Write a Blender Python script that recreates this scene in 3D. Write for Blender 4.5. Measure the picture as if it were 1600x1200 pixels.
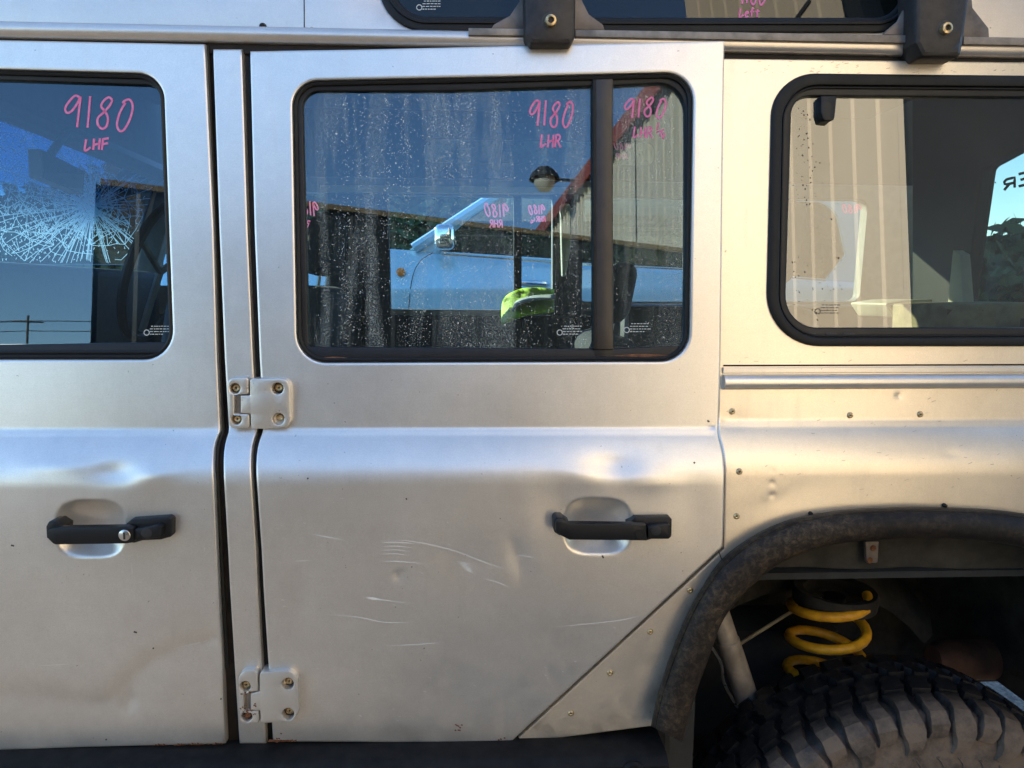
import bpy, bmesh, math, random
import numpy as np
from mathutils import Vector, Matrix, geometry

# ------------------------------------------------------------------ scene, camera, light
scene = bpy.context.scene
for o in list(bpy.data.objects):
    bpy.data.objects.remove(o)
COL = scene.collection
R_ = math.radians
random.seed(7)
rng = np.random.default_rng(11)

FPX = 1101.0                                   # focal length in photo pixels (1600 wide)
CAM = Vector((0.0, -1.10, 1.50))
TILT, YAW, ROLL = R_(7.3), R_(3.0), R_(0.4)
cam_rot = Matrix.Rotation(-YAW, 3, 'Z') @ Matrix.Rotation(R_(90) - TILT, 3, 'X') @ Matrix.Rotation(ROLL, 3, 'Z')
cd = bpy.data.cameras.new('camera')
cd.sensor_width = 36.0
cd.lens = FPX / 1600 * 36.0
cd.clip_start = 0.02
cd.clip_end = 2000
cam = bpy.data.objects.new('camera', cd)
COL.objects.link(cam)
cam.matrix_world = Matrix.Translation(CAM) @ cam_rot.to_4x4()
scene.camera = cam

SUN_DIR = Vector((-0.66, 0.62, 0.33)).normalized()      # towards the sun
elev = math.asin(SUN_DIR.z)
world = bpy.data.worlds.new('World')
scene.world = world
world.use_nodes = True
wn = world.node_tree
bg = wn.nodes['Background']
sky = wn.nodes.new('ShaderNodeTexSky')
sky.sky_type = 'NISHITA'
sky.sun_disc = False
sky.sun_elevation = elev
sky.sun_rotation = math.atan2(SUN_DIR.x, SUN_DIR.y)
sky.air_density = 1.0
sky.dust_density = 0.0
sky.ozone_density = 3.5
wn.links.new(sky.outputs['Color'], bg.inputs['Color'])
bg.inputs['Strength'].default_value = 0.15
sd = bpy.data.lights.new('sun', 'SUN')
sd.energy = 3.5
sd.angle = R_(0.5)
sd.color = (1.0, 0.86, 0.66)
so = bpy.data.objects.new('sun', sd)
COL.objects.link(so)
so.location = (-6, 6, 9)
so.rotation_euler = SUN_DIR.to_track_quat('Z', 'Y').to_euler()
scene.view_settings.view_transform = 'Standard'
scene.view_settings.look = 'None'
scene.view_settings.gamma = 1.0
scene.view_settings.use_curve_mapping = False
scene.view_settings.exposure = 2.08
scene.render.engine = 'CYCLES'
cy = scene.cycles
cy.use_denoising = True
cy.max_bounces = 10
cy.transparent_max_bounces = 24
cy.diffuse_bounces = 4
cy.glossy_bounces = 5
cy.transmission_bounces = 6
cy.caustics_reflective = False
cy.caustics_refractive = False
cy.sample_clamp_indirect = 6.0

# ------------------------------------------------------------------ projection helpers
def ray(px, py):
    return cam_rot @ Vector(((px - 800) / FPX, -(py - 600) / FPX, -1.0))
def U(px, py, Y):
    d = ray(px, py)
    return CAM + d * ((Y - CAM.y) / d.y)
def UX(px, py, X):
    d = ray(px, py)
    return CAM + d * ((X - CAM.x) / d.x)
def UP(px, py, p0, n):
    d = ray(px, py)
    return CAM + d * ((p0 - CAM).dot(n) / d.dot(n))

ZW = U(700, 674, 0.040).z            # waist crease height of the doors
ZQ = U(1300, 661, 0.044).z           # waist crease height of the rear quarter

def profile(z, zw, k, lip=0.0025):
    if z >= zw:
        y = 0.040 + (z - zw) * k
    else:
        t = (zw - z) / 0.082
        if t < 1:
            y = 0.040 * (1 - math.sin(math.pi / 2 * t) ** 0.9)
        else:
            y = 0.020 * (((zw - z) - 0.082) / 0.45) ** 2
    y -= lip * math.exp(-((z - zw) / 0.0032) ** 2)
    return y

def seg_dist(px, py, pts):
    """distance to a polyline and the side (+1 below/right) of the nearest segment"""
    best = 1e9; side = 1
    for (ax, ay), (bx, by) in zip(pts[:-1], pts[1:]):
        dx, dy = bx - ax, by - ay
        t = max(0, min(1, ((px - ax) * dx + (py - ay) * dy) / (dx * dx + dy * dy)))
        ex, ey = px - ax - t * dx, py - ay - t * dy
        d = math.hypot(ex, ey)
        if d < best:
            best = d
            side = 1 if dx * ey - dy * ex > 0 else -1
    return best, side

class Surf:
    """a body surface: photo ray meets Y = profile(z), then pressed dents (metres inwards)"""
    def __init__(self, zw=None, kl=0.095, kr=0.095, xl=390, xr=1133, off=0.0, dents=(), folds=(), cups=()):
        self.zw = ZW if zw is None else zw
        self.kl, self.kr, self.xl, self.xr = kl, kr, xl, xr
        self.off = off; self.dents = dents; self.folds = folds; self.cups = cups
    def k(self, px):
        t = max(0, min(1, (px - self.xl) / (self.xr - self.xl)))
        return self.kl + (self.kr - self.kl) * t
    def __call__(self, px, py, extra=0.0):
        d = ray(px, py); k = self.k(px); Y = 0.05
        for _ in range(14):
            z = CAM.z + d.z * ((Y - CAM.y) / d.y)
            Y = profile(z, self.zw, k) + self.off
        a = 0.0
        for (cx, cy_, rx, ry, ang, dep) in self.dents:
            ux, uy = px - cx, py - cy_
            c, s = math.cos(ang), math.sin(ang)
            u, v = (ux * c + uy * s) / rx, (-ux * s + uy * c) / ry
            q = u * u + v * v
            if q < 9: a += dep * math.exp(-q)
        for (pts, w1, w2, dep) in self.folds:
            dd, sgn = seg_dist(px, py, pts)
            if dd < 200:
                a += dep * math.exp(-(dd / (w1 if sgn > 0 else w2)) ** 1.4)
        for (x0, y0, x1, y1, dep) in self.cups:
            u = abs((px - (x0 + x1) / 2) / ((x1 - x0) / 2)); v = abs((py - (y0 + y1) / 2) / ((y1 - y0) / 2))
            q = (u ** 3.2 + v ** 3.2) ** (1 / 3.2)
            if q < 1: a += dep * (1 - q ** 2.4) ** 1.25
        return U(px, py, Y) + Vector((0, a + extra, 0))

def plane_y(Y):
    return lambda px, py, extra=0.0: U(px, py, Y) + Vector((0, extra, 0))

# ------------------------------------------------------------------ 2D outline helpers
def arc_poly(pts, seg=6, maxlen=24):
    """closed outline from (x, y, radius) corners, straight runs split"""
    out = []; n = len(pts)
    P = [(p[0], p[1], p[2] if len(p) > 2 else 0) for p in pts]
    for i in range(n):
        x, y, r = P[i]; px_, py_, _ = P[i - 1]; nx_, ny_, _ = P[(i + 1) % n]
        if r <= 0:
            out.append((x, y)); continue
        a = Vector((px_ - x, py_ - y)); b = Vector((nx_ - x, ny_ - y))
        la, lb = a.length, b.length
        a /= la; b /= lb
        ang = a.angle(b)
        t = min(r / math.tan(ang / 2), la * .49, lb * .49)
        p1 = Vector((x, y)) + a * t; p2 = Vector((x, y)) + b * t; c = Vector((x, y))
        for s in range(seg + 1):
            u = s / seg
            w = math.cos(math.pi / 4)                                   # rational quadratic, near a circle
            den = (1 - u) ** 2 + 2 * w * u * (1 - u) + u * u
            q = (p1 * (1 - u) ** 2 + c * 2 * w * u * (1 - u) + p2 * u * u) / den
            out.append((q.x, q.y))
    return split(out, maxlen)

def split(pts, maxlen, closed=True):
    out = []
    m = len(pts) if closed else len(pts) - 1
    for i in range(m):
        a = pts[i]; b = pts[(i + 1) % len(pts)]
        L = math.hypot(b[0] - a[0], b[1] - a[1])
        if L < 1e-6: continue
        k = max(1, int(math.ceil(L / maxlen)))
        for j in range(k):
            t = j / k
            out.append((a[0] + (b[0] - a[0]) * t, a[1] + (b[1] - a[1]) * t))
    if not closed: out.append(pts[-1])
    return out

def smooth_line(pts, n=8):
    """Catmull-Rom through the points"""
    P = [Vector(p) for p in pts]; out = []
    for i in range(len(P) - 1):
        p0 = P[max(i - 1, 0)]; p1 = P[i]; p2 = P[i + 1]; p3 = P[min(i + 2, len(P) - 1)]
        for j in range(n):
            t = j / n
            out.append(0.5 * ((2 * p1) + (p2 - p0) * t + (2 * p0 - 5 * p1 + 4 * p2 - p3) * t * t + (3 * p1 - p0 - 3 * p2 + p3) * t ** 3))
    out.append(P[-1])
    return out

def area(p):
    return 0.5 * sum(p[i - 1][0] * p[i][1] - p[i][0] * p[i - 1][1] for i in range(len(p)))

def offset(p, r):
    """move a closed outline by r to its inside (negative: outside)"""
    s = 1 if area(p) > 0 else -1
    out = []
    n = len(p)
    for i in range(n):
        a = p[i - 1]; b = p[i]; c = p[(i + 1) % n]
        t1 = Vector((b[0] - a[0], b[1] - a[1])); t2 = Vector((c[0] - b[0], c[1] - b[1]))
        if t1.length < 1e-9: t1 = t2.copy()
        if t2.length < 1e-9: t2 = t1.copy()
        t1.normalize(); t2.normalize()
        n1 = Vector((-t1.y, t1.x)) * s; n2 = Vector((-t2.y, t2.x)) * s
        m = n1 + n2
        if m.length < 1e-6: m = n1
        m.normalize()
        q = max(0.45, m.dot(n1))
        out.append((b[0] + m.x * r / q, b[1] + m.y * r / q))
    return out

def inside(pts, poly):
    x, y = pts[:, 0], pts[:, 1]
    r = np.zeros(len(pts), bool)
    n = len(poly)
    for i in range(n):
        x0, y0 = poly[i - 1]; x1, y1 = poly[i]
        if y0 == y1: continue
        c = ((y0 > y) != (y1 > y)) & (x < (x1 - x0) * (y - y0) / (y1 - y0) + x0)
        r ^= c
    return r

# ------------------------------------------------------------------ object helpers
WLOC = {}
def thing(name, label, cat, loc=(0, 0, 0), group=None):
    o = bpy.data.objects.new(name, None)
    o.empty_display_size = 0.1
    COL.objects.link(o)
    o.location = loc
    WLOC[o] = Vector(loc)
    o['label'] = label; o['category'] = cat
    if group: o['group'] = group
    return o

def link(name, me, mat, parent=None, smooth=40, origin='center'):
    """world-space mesh -> object with its origin at the middle of the mesh"""
    n = len(me.vertices)
    co = np.empty(n * 3); me.vertices.foreach_get('co', co); co = co.reshape(-1, 3)
    c = (co.min(0) + co.max(0)) / 2
    if origin == 'base': c[2] = co[:, 2].min()
    me.vertices.foreach_set('co', (co - c).ravel())
    if mat is not None:
        for m in (mat if isinstance(mat, (list, tuple)) else [mat]): me.materials.append(m)
    if smooth:
        me.shade_smooth()
        me.set_sharp_from_angle(angle=R_(smooth))
    me.update()
    o = bpy.data.objects.new(name, me)
    COL.objects.link(o)
    c = Vector(c)
    WLOC[o] = c
    if parent is not None:
        o.parent = parent
        o.location = c - WLOC[parent]
    else:
        o.location = c
    return o

def mesh_from(verts, faces):
    me = bpy.data.meshes.new('m')
    me.from_pydata([tuple(v) for v in verts], [], faces)
    return me

def from_bm(bm):
    bmesh.ops.recalc_face_normals(bm, faces=bm.faces)
    me = bpy.data.meshes.new('m'); bm.to_mesh(me); bm.free()
    return me

def panel_mesh(outline, holes, surf, rim=3.0, thick=0.012, grid=None, fine=(), hole_thick=None, back=False):
    """sheet cut to an outline (photo pixels) on a surface, edges rolled over by `rim` px (~mm) and folded back by `thick`"""
    loops = [outline] + list(holes)
    r0 = []
    sup = 1.3 if grid else 0.0                 # a support loop keeps the rolled edge from shading the flat sheet
    for i, lp in enumerate(loops):
        r0.append(offset(lp, rim + sup if i == 0 else -rim - sup))
    V2 = []; E = []; idx = []
    for lp in r0:
        b = len(V2); V2 += lp; k = len(lp)
        E += [(b + i, b + (i + 1) % k) for i in range(k)]
        idx.append(list(range(b, b + k)))
    if grid:
        xs0, ys0, xs1, ys1 = min(p[0] for p in outline), min(p[1] for p in outline), max(p[0] for p in outline), max(p[1] for p in outline)
        def grid_pts(x0, y0, x1, y1, sx, sy):
            gx = np.arange(x0 + sx / 2, x1, sx); gy = np.arange(y0 + sy / 2, y1, sy)
            return np.stack(np.meshgrid(gx, gy), -1).reshape(-1, 2)
        P = grid_pts(xs0, ys0, xs1, ys1, grid, grid)
        for (x0, y0, x1, y1, sx, sy) in fine:
            P = P[~((P[:, 0] > x0) & (P[:, 0] < x1) & (P[:, 1] > y0) & (P[:, 1] < y1))]
            P = np.concatenate([P, grid_pts(x0, y0, x1, y1, sx, sy)])
        P = P[inside(P, offset(r0[0], 2.0))]
        for h in r0[1:]:
            P = P[~inside(P, offset(h, -2.0))]
        P = P + rng.uniform(-.05, .05, P.shape)
        V2 = V2 + [tuple(p) for p in P]
    ov, oe, of, orv, ore, orf = geometry.delaunay_2d_cdt([Vector(v) for v in V2], E, [], 2, 1e-5)
    mp = {}
    for i, l in enumerate(orv):
        for q in l: mp[q] = i
    bm = bmesh.new()
    vs = [bm.verts.new(surf(v.x, v.y)) for v in ov]
    keep = np.ones(len(of), bool)
    if len(holes):
        cen = np.array([[sum(ov[i].x for i in f) / len(f), sum(ov[i].y for i in f) / len(f)] for f in of])
        for h in r0[1:]: keep &= ~inside(cen, h)
    for f, kp in zip(of, keep):
        if not kp: continue
        try: bm.faces.new([vs[i] for i in f])
        except ValueError: pass
    sc_ = 0.001
    for li, lp in enumerate(loops):
        prev = [vs[mp[i]] for i in idx[li]]
        T = thick if li == 0 or hole_thick is None else hole_thick
        for fr, dep in (((1.0, 0.0),) if grid else ()) + ((0.30, 0.30), (0.0, 1.0), (0.0, None)):
            s_ = fr * rim
            q = offset(lp, s_ if li == 0 else -s_) if s_ else lp
            ring = [bm.verts.new(surf(x, y, (rim * sc_ * dep if dep is not None else T))) for x, y in q]
            k = len(ring)
            for i in range(k):
                try: bm.faces.new((prev[i], prev[(i + 1) % k], ring[(i + 1) % k], ring[i]))
                except ValueError: pass
            prev = ring
        if back and li == 0:
            try: bm.faces.new(prev)
            except ValueError: pass
    bmesh.ops.recalc_face_normals(bm, faces=bm.faces)
    s = sum(f.normal.y * f.calc_area() for f in bm.faces if abs(f.normal.y) > .5)
    if s > 0 and not back:
        bmesh.ops.reverse_faces(bm, faces=bm.faces)
    me = bpy.data.meshes.new('m'); bm.to_mesh(me); bm.free()
    return me

def panel(name, outline, holes, surf, mat, parent, smooth=40, **kw):
    return link(name, panel_mesh(outline, holes, surf, **kw), mat, parent, smooth)

def slab(name, outline, Y, thick, mat, parent, rim=3.0, holes=(), smooth=40):
    """bevelled block whose outline is given in photo pixels on the plane Y"""
    return panel(name, outline, holes, plane_y(Y), mat, parent, rim=rim, thick=thick, smooth=smooth, back=(len(holes) == 0))

def sweep_mesh(path, prof, closed=True, caps=True):
    """profile of (dy, dz) offsets carried along a path"""
    V = []; F = []; n = len(prof)
    for p in path:
        V += [(p[0], p[1] + a, p[2] + b) for a, b in prof]
    m = n if closed else n - 1
    for i in range(len(path) - 1):
        for j in range(m):
            F.append((i * n + j, i * n + (j + 1) % n, (i + 1) * n + (j + 1) % n, (i + 1) * n + j))
    if caps and closed:
        F.append(tuple(range(n))[::-1]); F.append(tuple(range((len(path) - 1) * n, len(path) * n)))
    return mesh_from(V, F)

def tube_mesh(pts, r, n=8, caps=True):
    pts = [Vector(p) for p in pts]
    rs = r if isinstance(r, (list, tuple)) else [r] * len(pts)
    V = []; F = []
    t = (pts[1] - pts[0]).normalized()
    up = Vector((0, 0, 1)) if abs(t.z) < .9 else Vector((1, 0, 0))
    nrm = t.cross(up).normalized()
    for i, p in enumerate(pts):
        a = pts[max(i - 1, 0)]; b = pts[min(i + 1, len(pts) - 1)]
        t = (b - a).normalized()
        nrm = (nrm - t * nrm.dot(t)).normalized()
        bi = t.cross(nrm)
        for k in range(n):
            an = 2 * math.pi * k / n
            V.append(p + (nrm * math.cos(an) + bi * math.sin(an)) * rs[i])
    for i in range(len(pts) - 1):
        for k in range(n):
            F.append((i * n + k, i * n + (k + 1) % n, (i + 1) * n + (k + 1) % n, (i + 1) * n + k))
    if caps:
        F.append(tuple(range(n))[::-1]); F.append(tuple(range((len(pts) - 1) * n, len(pts) * n)))
    return mesh_from(V, F)

def lathe_mesh(prof, n=24, c=(0, 0, 0), axis='Y', closed=False):
    """prof: (radius, along-axis)"""
    V = []; F = []; m = len(prof)
    for k in range(n):
        a = 2 * math.pi * k / n
        for r, h in prof:
            if axis == 'Y': V.append((c[0] + r * math.cos(a), c[1] + h, c[2] + r * math.sin(a)))
            elif axis == 'Z': V.append((c[0] + r * math.cos(a), c[1] + r * math.sin(a), c[2] + h))
            else: V.append((c[0] + h, c[1] + r * math.cos(a), c[2] + r * math.sin(a)))
    mm = m if closed else m - 1
    for k in range(n):
        for j in range(mm):
            F.append((k * m + j, k * m + (j + 1) % m, ((k + 1) % n) * m + (j + 1) % m, ((k + 1) % n) * m + j))
    me = mesh_from(V, F)
    bm = bmesh.new(); bm.from_mesh(me)
    bmesh.ops.remove_doubles(bm, verts=bm.verts, dist=1e-6)
    bm2 = from_bm(bm)
    return bm2

def box_mesh(x0, x1, y0, y1, z0, z1, bev=0.0, seg=2):
    bm = bmesh.new()
    bmesh.ops.create_cube(bm, size=1)
    for v in bm.verts:
        v.co = Vector(((x0 + x1) / 2 + v.co.x * (x1 - x0), (y0 + y1) / 2 + v.co.y * (y1 - y0), (z0 + z1) / 2 + v.co.z * (z1 - z0)))
    if bev:
        bmesh.ops.bevel(bm, geom=list(bm.edges) + list(bm.verts), offset=bev, segments=seg, profile=.5, affect='EDGES')
    return from_bm(bm)

def join_meshes(ms):
    bm = bmesh.new()
    for m in ms: bm.from_mesh(m)
    me = bpy.data.meshes.new('m'); bm.to_mesh(me); bm.free()
    return me

def dup(root, delta):
    r = root.copy(); COL.objects.link(r); r.location = root.location + Vector(delta); WLOC[r] = WLOC[root] + Vector(delta)
    for ch in list(root.children):
        c = ch.copy(); COL.objects.link(c); c.parent = r
        for g in list(ch.children):
            d = g.copy(); COL.objects.link(d); d.parent = c
    return r

def circle(cx, cy_, r, n=14):
    return [(cx + r * math.cos(2 * math.pi * i / n), cy_ + r * math.sin(2 * math.pi * i / n)) for i in range(n)]

def ribbon_mesh(strokes, surf, width, extra, taper=False):
    """flat pen strokes (photo pixels) laid on a surface"""
    V = []; F = []
    for st in strokes:
        n = len(st)
        b = len(V)
        for i in range(n):
            a = st[max(i - 1, 0)]; c = st[min(i + 1, n - 1)]
            t = Vector((c[0] - a[0], c[1] - a[1]))
            if t.length < 1e-9: t = Vector((1, 0))
            t.normalize()
            w = width / 2
            if taper: w *= max(.15, 1 - abs(2 * i / (n - 1) - 1) ** 2)
            for s in (-1, 1):
                V.append(surf(st[i][0] - t.y * w * s, st[i][1] + t.x * w * s, extra))
        for i in range(n - 1):
            F.append((b + 2 * i, b + 2 * i + 1, b + 2 * i + 3, b + 2 * i + 2))
    return mesh_from(V, F)

# ------------------------------------------------------------------ materials
class NT:
    def __init__(self, name):
        self.m = bpy.data.materials.new(name); self.m.use_nodes = True
        self.t = self.m.node_tree; self.t.nodes.clear()
        self.out = self.n('ShaderNodeOutputMaterial')
        self.geo = None
    def n(self, typ, **kw):
        nd = self.t.nodes.new(typ)
        for k, v in kw.items():
            if hasattr(nd, k) and k not in nd.inputs: setattr(nd, k, v)
            else: self.set(nd, k, v)
        return nd
    def set(self, nd, k, v):
        s = nd.inputs[k]
        if isinstance(v, bpy.types.NodeSocket): self.t.links.new(v, s)
        else: s.default_value = v
    def pos(self, scale=(1, 1, 1)):
        if self.geo is None: self.geo = self.n('ShaderNodeNewGeometry')
        mp = self.n('ShaderNodeMapping'); self.set(mp, 'Vector', self.geo.outputs['Position'])
        mp.inputs['Scale'].default_value = scale
        return mp.outputs[0]
    def noise(self, scale, detail=4, rough=.55, stretch=(1, 1, 1), dist=0.0):
        nd = self.n('ShaderNodeTexNoise')
        self.set(nd, 'Vector', self.pos(stretch)); self.set(nd, 'Scale', scale); self.set(nd, 'Detail', detail); self.set(nd, 'Roughness', rough); self.set(nd, 'Distortion', dist)
        return nd.outputs['Fac']
    def ramp(self, fac, stops):
        nd = self.n('ShaderNodeValToRGB'); self.set(nd, 'Fac', fac)
        el = nd.color_ramp.elements
        while len(el) < len(stops): el.new(0.5)
        for e, (p, c) in zip(el, stops):
            e.position = p; e.color = (c, c, c, 1) if isinstance(c, (int, float)) else (*c, 1)
        return nd.outputs['Color']
    def math(self, op, a, b=0.0, clamp=False):
        nd = self.n('ShaderNodeMath', operation=op); nd.use_clamp = clamp
        for i, v in enumerate((a, b)):
            if isinstance(v, bpy.types.NodeSocket): self.t.links.new(v, nd.inputs[i])
            else: nd.inputs[i].default_value = v
        return nd.outputs[0]
    def mix(self, fac, a, b):
        nd = self.n('ShaderNodeMix', data_type='RGBA')
        for i, v in ((0, fac), (6, a), (7, b)):
            if isinstance(v, bpy.types.NodeSocket): self.t.links.new(v, nd.inputs[i])
            else: nd.inputs[i].default_value = v if i == 0 else ((*v, 1) if len(v) == 3 else v)
        return nd.outputs[2]
    def bump(self, h, strength=.3, dist=.001):
        nd = self.n('ShaderNodeBump'); self.set(nd, 'Height', h); self.set(nd, 'Strength', strength); self.set(nd, 'Distance', dist)
        return nd.outputs[0]
    def bsdf(self, **kw):
        b = self.n('ShaderNodeBsdfPrincipled')
        for k, v in kw.items():
            k = k.replace('_', ' ')
            if k in ('Base Color', 'Coat Tint', 'Emission Color', 'Sheen Tint', 'Specular Tint') and isinstance(v, tuple) and len(v) == 3: v = (*v, 1)
            self.set(b, k, v)
        self.t.links.new(b.outputs[0], self.out.inputs[0])
        return b
    def z(self):
        if self.geo is None: self.geo = self.n('ShaderNodeNewGeometry')
        s = self.n('ShaderNodeSeparateXYZ'); self.set(s, 'Vector', self.geo.outputs['Position'])
        return s.outputs

M = {}
def simple(name, col, rough=.5, metal=0.0, bump=None, vary=.12, nscale=30, **kw):
    t = NT(name)
    nz = t.noise(nscale, 5)
    c = t.mix(t.ramp(nz, [(.3, 0.0), (.7, 1.0)]), tuple(x * (1 - vary) for x in col), tuple(min(1, x * (1 + vary)) for x in col))
    r = t.math('ADD', t.math('MULTIPLY', t.noise(nscale * 2.3, 3), .18), rough - .09)
    args = dict(Base_Color=c, Roughness=r, Metallic=metal, **kw)
    if bump: args['Normal'] = t.bump(t.noise(bump[0], 4), bump[1], bump[2])
    t.bsdf(**args)
    M[name] = t.m
    return t.m

# silver metallic paint, weathered: fine flake, cloudy dullness, dust that gathers low on the body, tiny chips
def paint(name, base, dust=0.35, dustcol=(.40, .305, .19)):
    t = NT(name)
    cloud = t.noise(5.0, 5, .6)
    fine = t.noise(1500, 2, .5)
    col = t.mix(t.ramp(cloud, [(.35, 0.0), (.7, 1.0)]), tuple(x * .94 for x in base), tuple(x * 1.04 for x in base))
    z = t.z()
    low = t.n('ShaderNodeMapRange'); t.set(low, 'Value', z[2]); t.set(low, 'From Min', 1.05); t.set(low, 'From Max', 0.72)
    dn = t.math('MULTIPLY', t.ramp(t.noise(14, 6, .65), [(.42, 0.0), (.75, 1.0)]), t.math('MULTIPLY', low.outputs[0], dust), True)
    streak = t.ramp(t.noise(9, 4, .6, (6, 6, .5)), [(.55, 0.0), (.85, 1.0)])
    dn = t.math('ADD', dn, t.math('MULTIPLY', streak, .10), True)
    col = t.mix(dn, col, dustcol)
    chips = t.ramp(t.noise(160, 2, .4), [(.765, 0.0), (.785, 1.0)])
    col = t.mix(t.math('MULTIPLY', chips, .55), col, (.16, .13, .10))
    lines = t.noise(9, 5, .65, (1.2, 1.2, 60))
    grit = t.noise(520, 3, .7)
    mott = t.noise(48, 5, .65)
    col = t.mix(t.math('MULTIPLY', t.ramp(lines, [(.45, 0.0), (.75, 1.0)]), .06), col, (.50, .45, .40))
    col = t.mix(t.math('MULTIPLY', t.ramp(grit, [(.40, 1.0), (.62, 0.0)]), .16), col, (.36, .32, .28))
    col = t.mix(t.math('MULTIPLY', t.ramp(mott, [(.35, 1.0), (.65, 0.0)]), .10), col, (.42, .38, .34))
    rough = t.math('ADD', t.math('MULTIPLY', cloud, .14), .240)
    rough = t.math('ADD', rough, t.math('MULTIPLY', t.math('ADD', mott, lines), .07))
    rough = t.math('ADD', rough, t.math('MULTIPLY', dn, .4))
    metal = t.math('SUBTRACT', .80, t.math('MULTIPLY', dn, .6))
    wave = t.noise(7, 2, .4)
    h = t.math('ADD', t.math('MULTIPLY', fine, .03), wave)
    t.bsdf(Base_Color=col, Roughness=rough, Metallic=metal, Coat_Weight=.22, Coat_Roughness=.16, Normal=t.bump(h, .35, .0016))
    M[name] = t.m
paint('paint_silver', (.79, .742, .675))
paint('paint_warm_dusty', (.84, .74, .60), 1.0)  # warmer base carries light bounced off the shed, with heavier dust low down
paint('paint_roof', (.71, .64, .57), .1)

# cast hinge, painted silver with orange-peel and wear
t = NT('hinge_paint')
wear = t.ramp(t.noise(260, 4, .6), [(.62, 0.0), (.70, 1.0)])
area_ = t.ramp(t.noise(38, 2), [(.52, 0.0), (.62, 1.0)])
t.bsdf(Base_Color=t.mix(t.math('MULTIPLY', wear, area_), (.66, .62, .56), (.26, .22, .17)), Roughness=.38, Metallic=.72, Normal=t.bump(t.noise(420, 3), .55, .0006))
M['hinge_paint'] = t.m

# black arch moulding: sun-greyed plastic, fine grain, dried mud splashed along it and worn off in flecks
t = NT('arch_plastic')
grain = t.noise(420, 3, .6)
splash = t.ramp(t.noise(85, 8, .75, (1, 1, 1), .4), [(.45, 0.0), (.66, 1.0)])
broad = t.ramp(t.noise(6.5, 3, .5), [(.40, 0.0), (.62, 1.0)])
fleck = t.ramp(t.noise(230, 5, .75), [(.50, 0.0), (.58, 1.0)])
mud = t.math('MULTIPLY', splash, t.math('ADD', t.math('MULTIPLY', broad, .62), .10), True)
mud = t.math('MULTIPLY', mud, t.math('SUBTRACT', .62, t.math('MULTIPLY', fleck, .28)))
c = t.mix(grain, (.005, .0045, .005), (.011, .010, .0095))
c = t.mix(t.math('ADD', t.math('MULTIPLY', broad, .5), .2), c, (.030, .022, .016))
c = t.mix(mud, c, (.20, .135, .075))
t.bsdf(Base_Color=c, Roughness=t.math('ADD', t.math('MULTIPLY', mud, .25), .50), Specular_IOR_Level=.14, Normal=t.bump(t.math('ADD', grain, t.math('MULTIPLY', mud, 1.5)), .5, .0009))
M['arch_plastic'] = t.m

simple('rubber', (.008, .0075, .007), .55, Specular_IOR_Level=.28, vary=.3, nscale=60, bump=(300, .25, .0005))
simple('seal_brown', (.017, .012, .009), .6, Specular_IOR_Level=.25, vary=.5, nscale=40, bump=(200, .3, .0006))
simple('frame_black', (.012, .011, .011), .42, Specular_IOR_Level=.32, vary=.25, nscale=35, bump=(500, .2, .0004))
simple('bar_bronze', (.036, .028, .023), .42, vary=.25, nscale=30, metal=.2)
simple('handle_black', (.007, .007, .008), .45, Specular_IOR_Level=.32, vary=.25, nscale=50, bump=(900, .25, .0003))
simple('sill_black', (.006, .0055, .005), .62, vary=.75, nscale=40, bump=(60, .3, .001), Specular_IOR_Level=.22)
simple('rust', (.17, .065, .025), .8, vary=.5, nscale=90, bump=(220, .5, .001))
simple('screw', (.50, .37, .20), .38, metal=.8, vary=.5, nscale=260)
simple('screw_dark', (.03, .024, .02), .6, vary=.3, nscale=200)
simple('steel', (.55, .53, .50), .30, metal=.95, vary=.15)
simple('chrome', (.80, .80, .80), .07, metal=1.0, vary=.03)
simple('scratch', (.78, .75, .70), .5, vary=.1)
simple('chip', (.05, .04, .035), .7, vary=.3)
simple('rack_metal', (.020, .016, .015), .50, metal=.15, vary=.5, nscale=55, bump=(140, .35, .001))
simple('rack_plate', (.16, .13, .11), .58, metal=.35, vary=.35, nscale=35, bump=(120, .35, .001))
simple('strip_metal', (.24, .21, .18), .55, metal=.4, vary=.35, nscale=40)
simple('spring_yellow', (.95, .40, .018), .42, vary=.28, nscale=45, bump=(120, .3, .001))
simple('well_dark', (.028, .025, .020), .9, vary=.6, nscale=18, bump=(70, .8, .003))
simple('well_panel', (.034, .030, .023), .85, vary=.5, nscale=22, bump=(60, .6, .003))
simple('shock', (.48, .42, .35), .45, metal=.45, vary=.3, nscale=26)
simple('exhaust', (.16, .075, .04), .75, metal=.2, vary=.4, nscale=20)
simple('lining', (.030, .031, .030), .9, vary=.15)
simple('trim_black', (.014, .014, .015), .6, vary=.25, bump=(300, .3, .0006))
simple('trim_grey', (.22, .23, .22), .6, vary=.15)
simple('trim_cream', (.62, .60, .48), .55, vary=.08, nscale=20)
simple('seat_cloth', (.022, .022, .023), .88, vary=.3, nscale=120, bump=(500, .6, .001))
simple('shelf_tan', (.40, .33, .20), .8, vary=.25, nscale=30)
simple('hivis', (.52, .80, .03), .75, vary=.12, nscale=40, bump=(60, .4, .004))
simple('blue_paint', (.44, .67, .80), .22, metal=.15, vary=.05, nscale=3, Coat_Weight=.6, Coat_Roughness=.05)
simple('navy_paint', (.05, .13, .30), .22, vary=.08, nscale=3, Coat_Weight=.6, Coat_Roughness=.05)
simple('amber', (.75, .22, .03), .2, vary=.05)
simple('mark_etch', (.50, .52, .48), .8, vary=.05)
simple('letter_black', (.012, .012, .012), .6, vary=.1)
simple('red_trim', (.40, .075, .040), .5, vary=.2, nscale=2)
simple('lamp_white', (.62, .58, .48), .5, vary=.15, nscale=20)
simple('dark_steel', (.030, .032, .034), .55, vary=.2, nscale=4)
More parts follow.
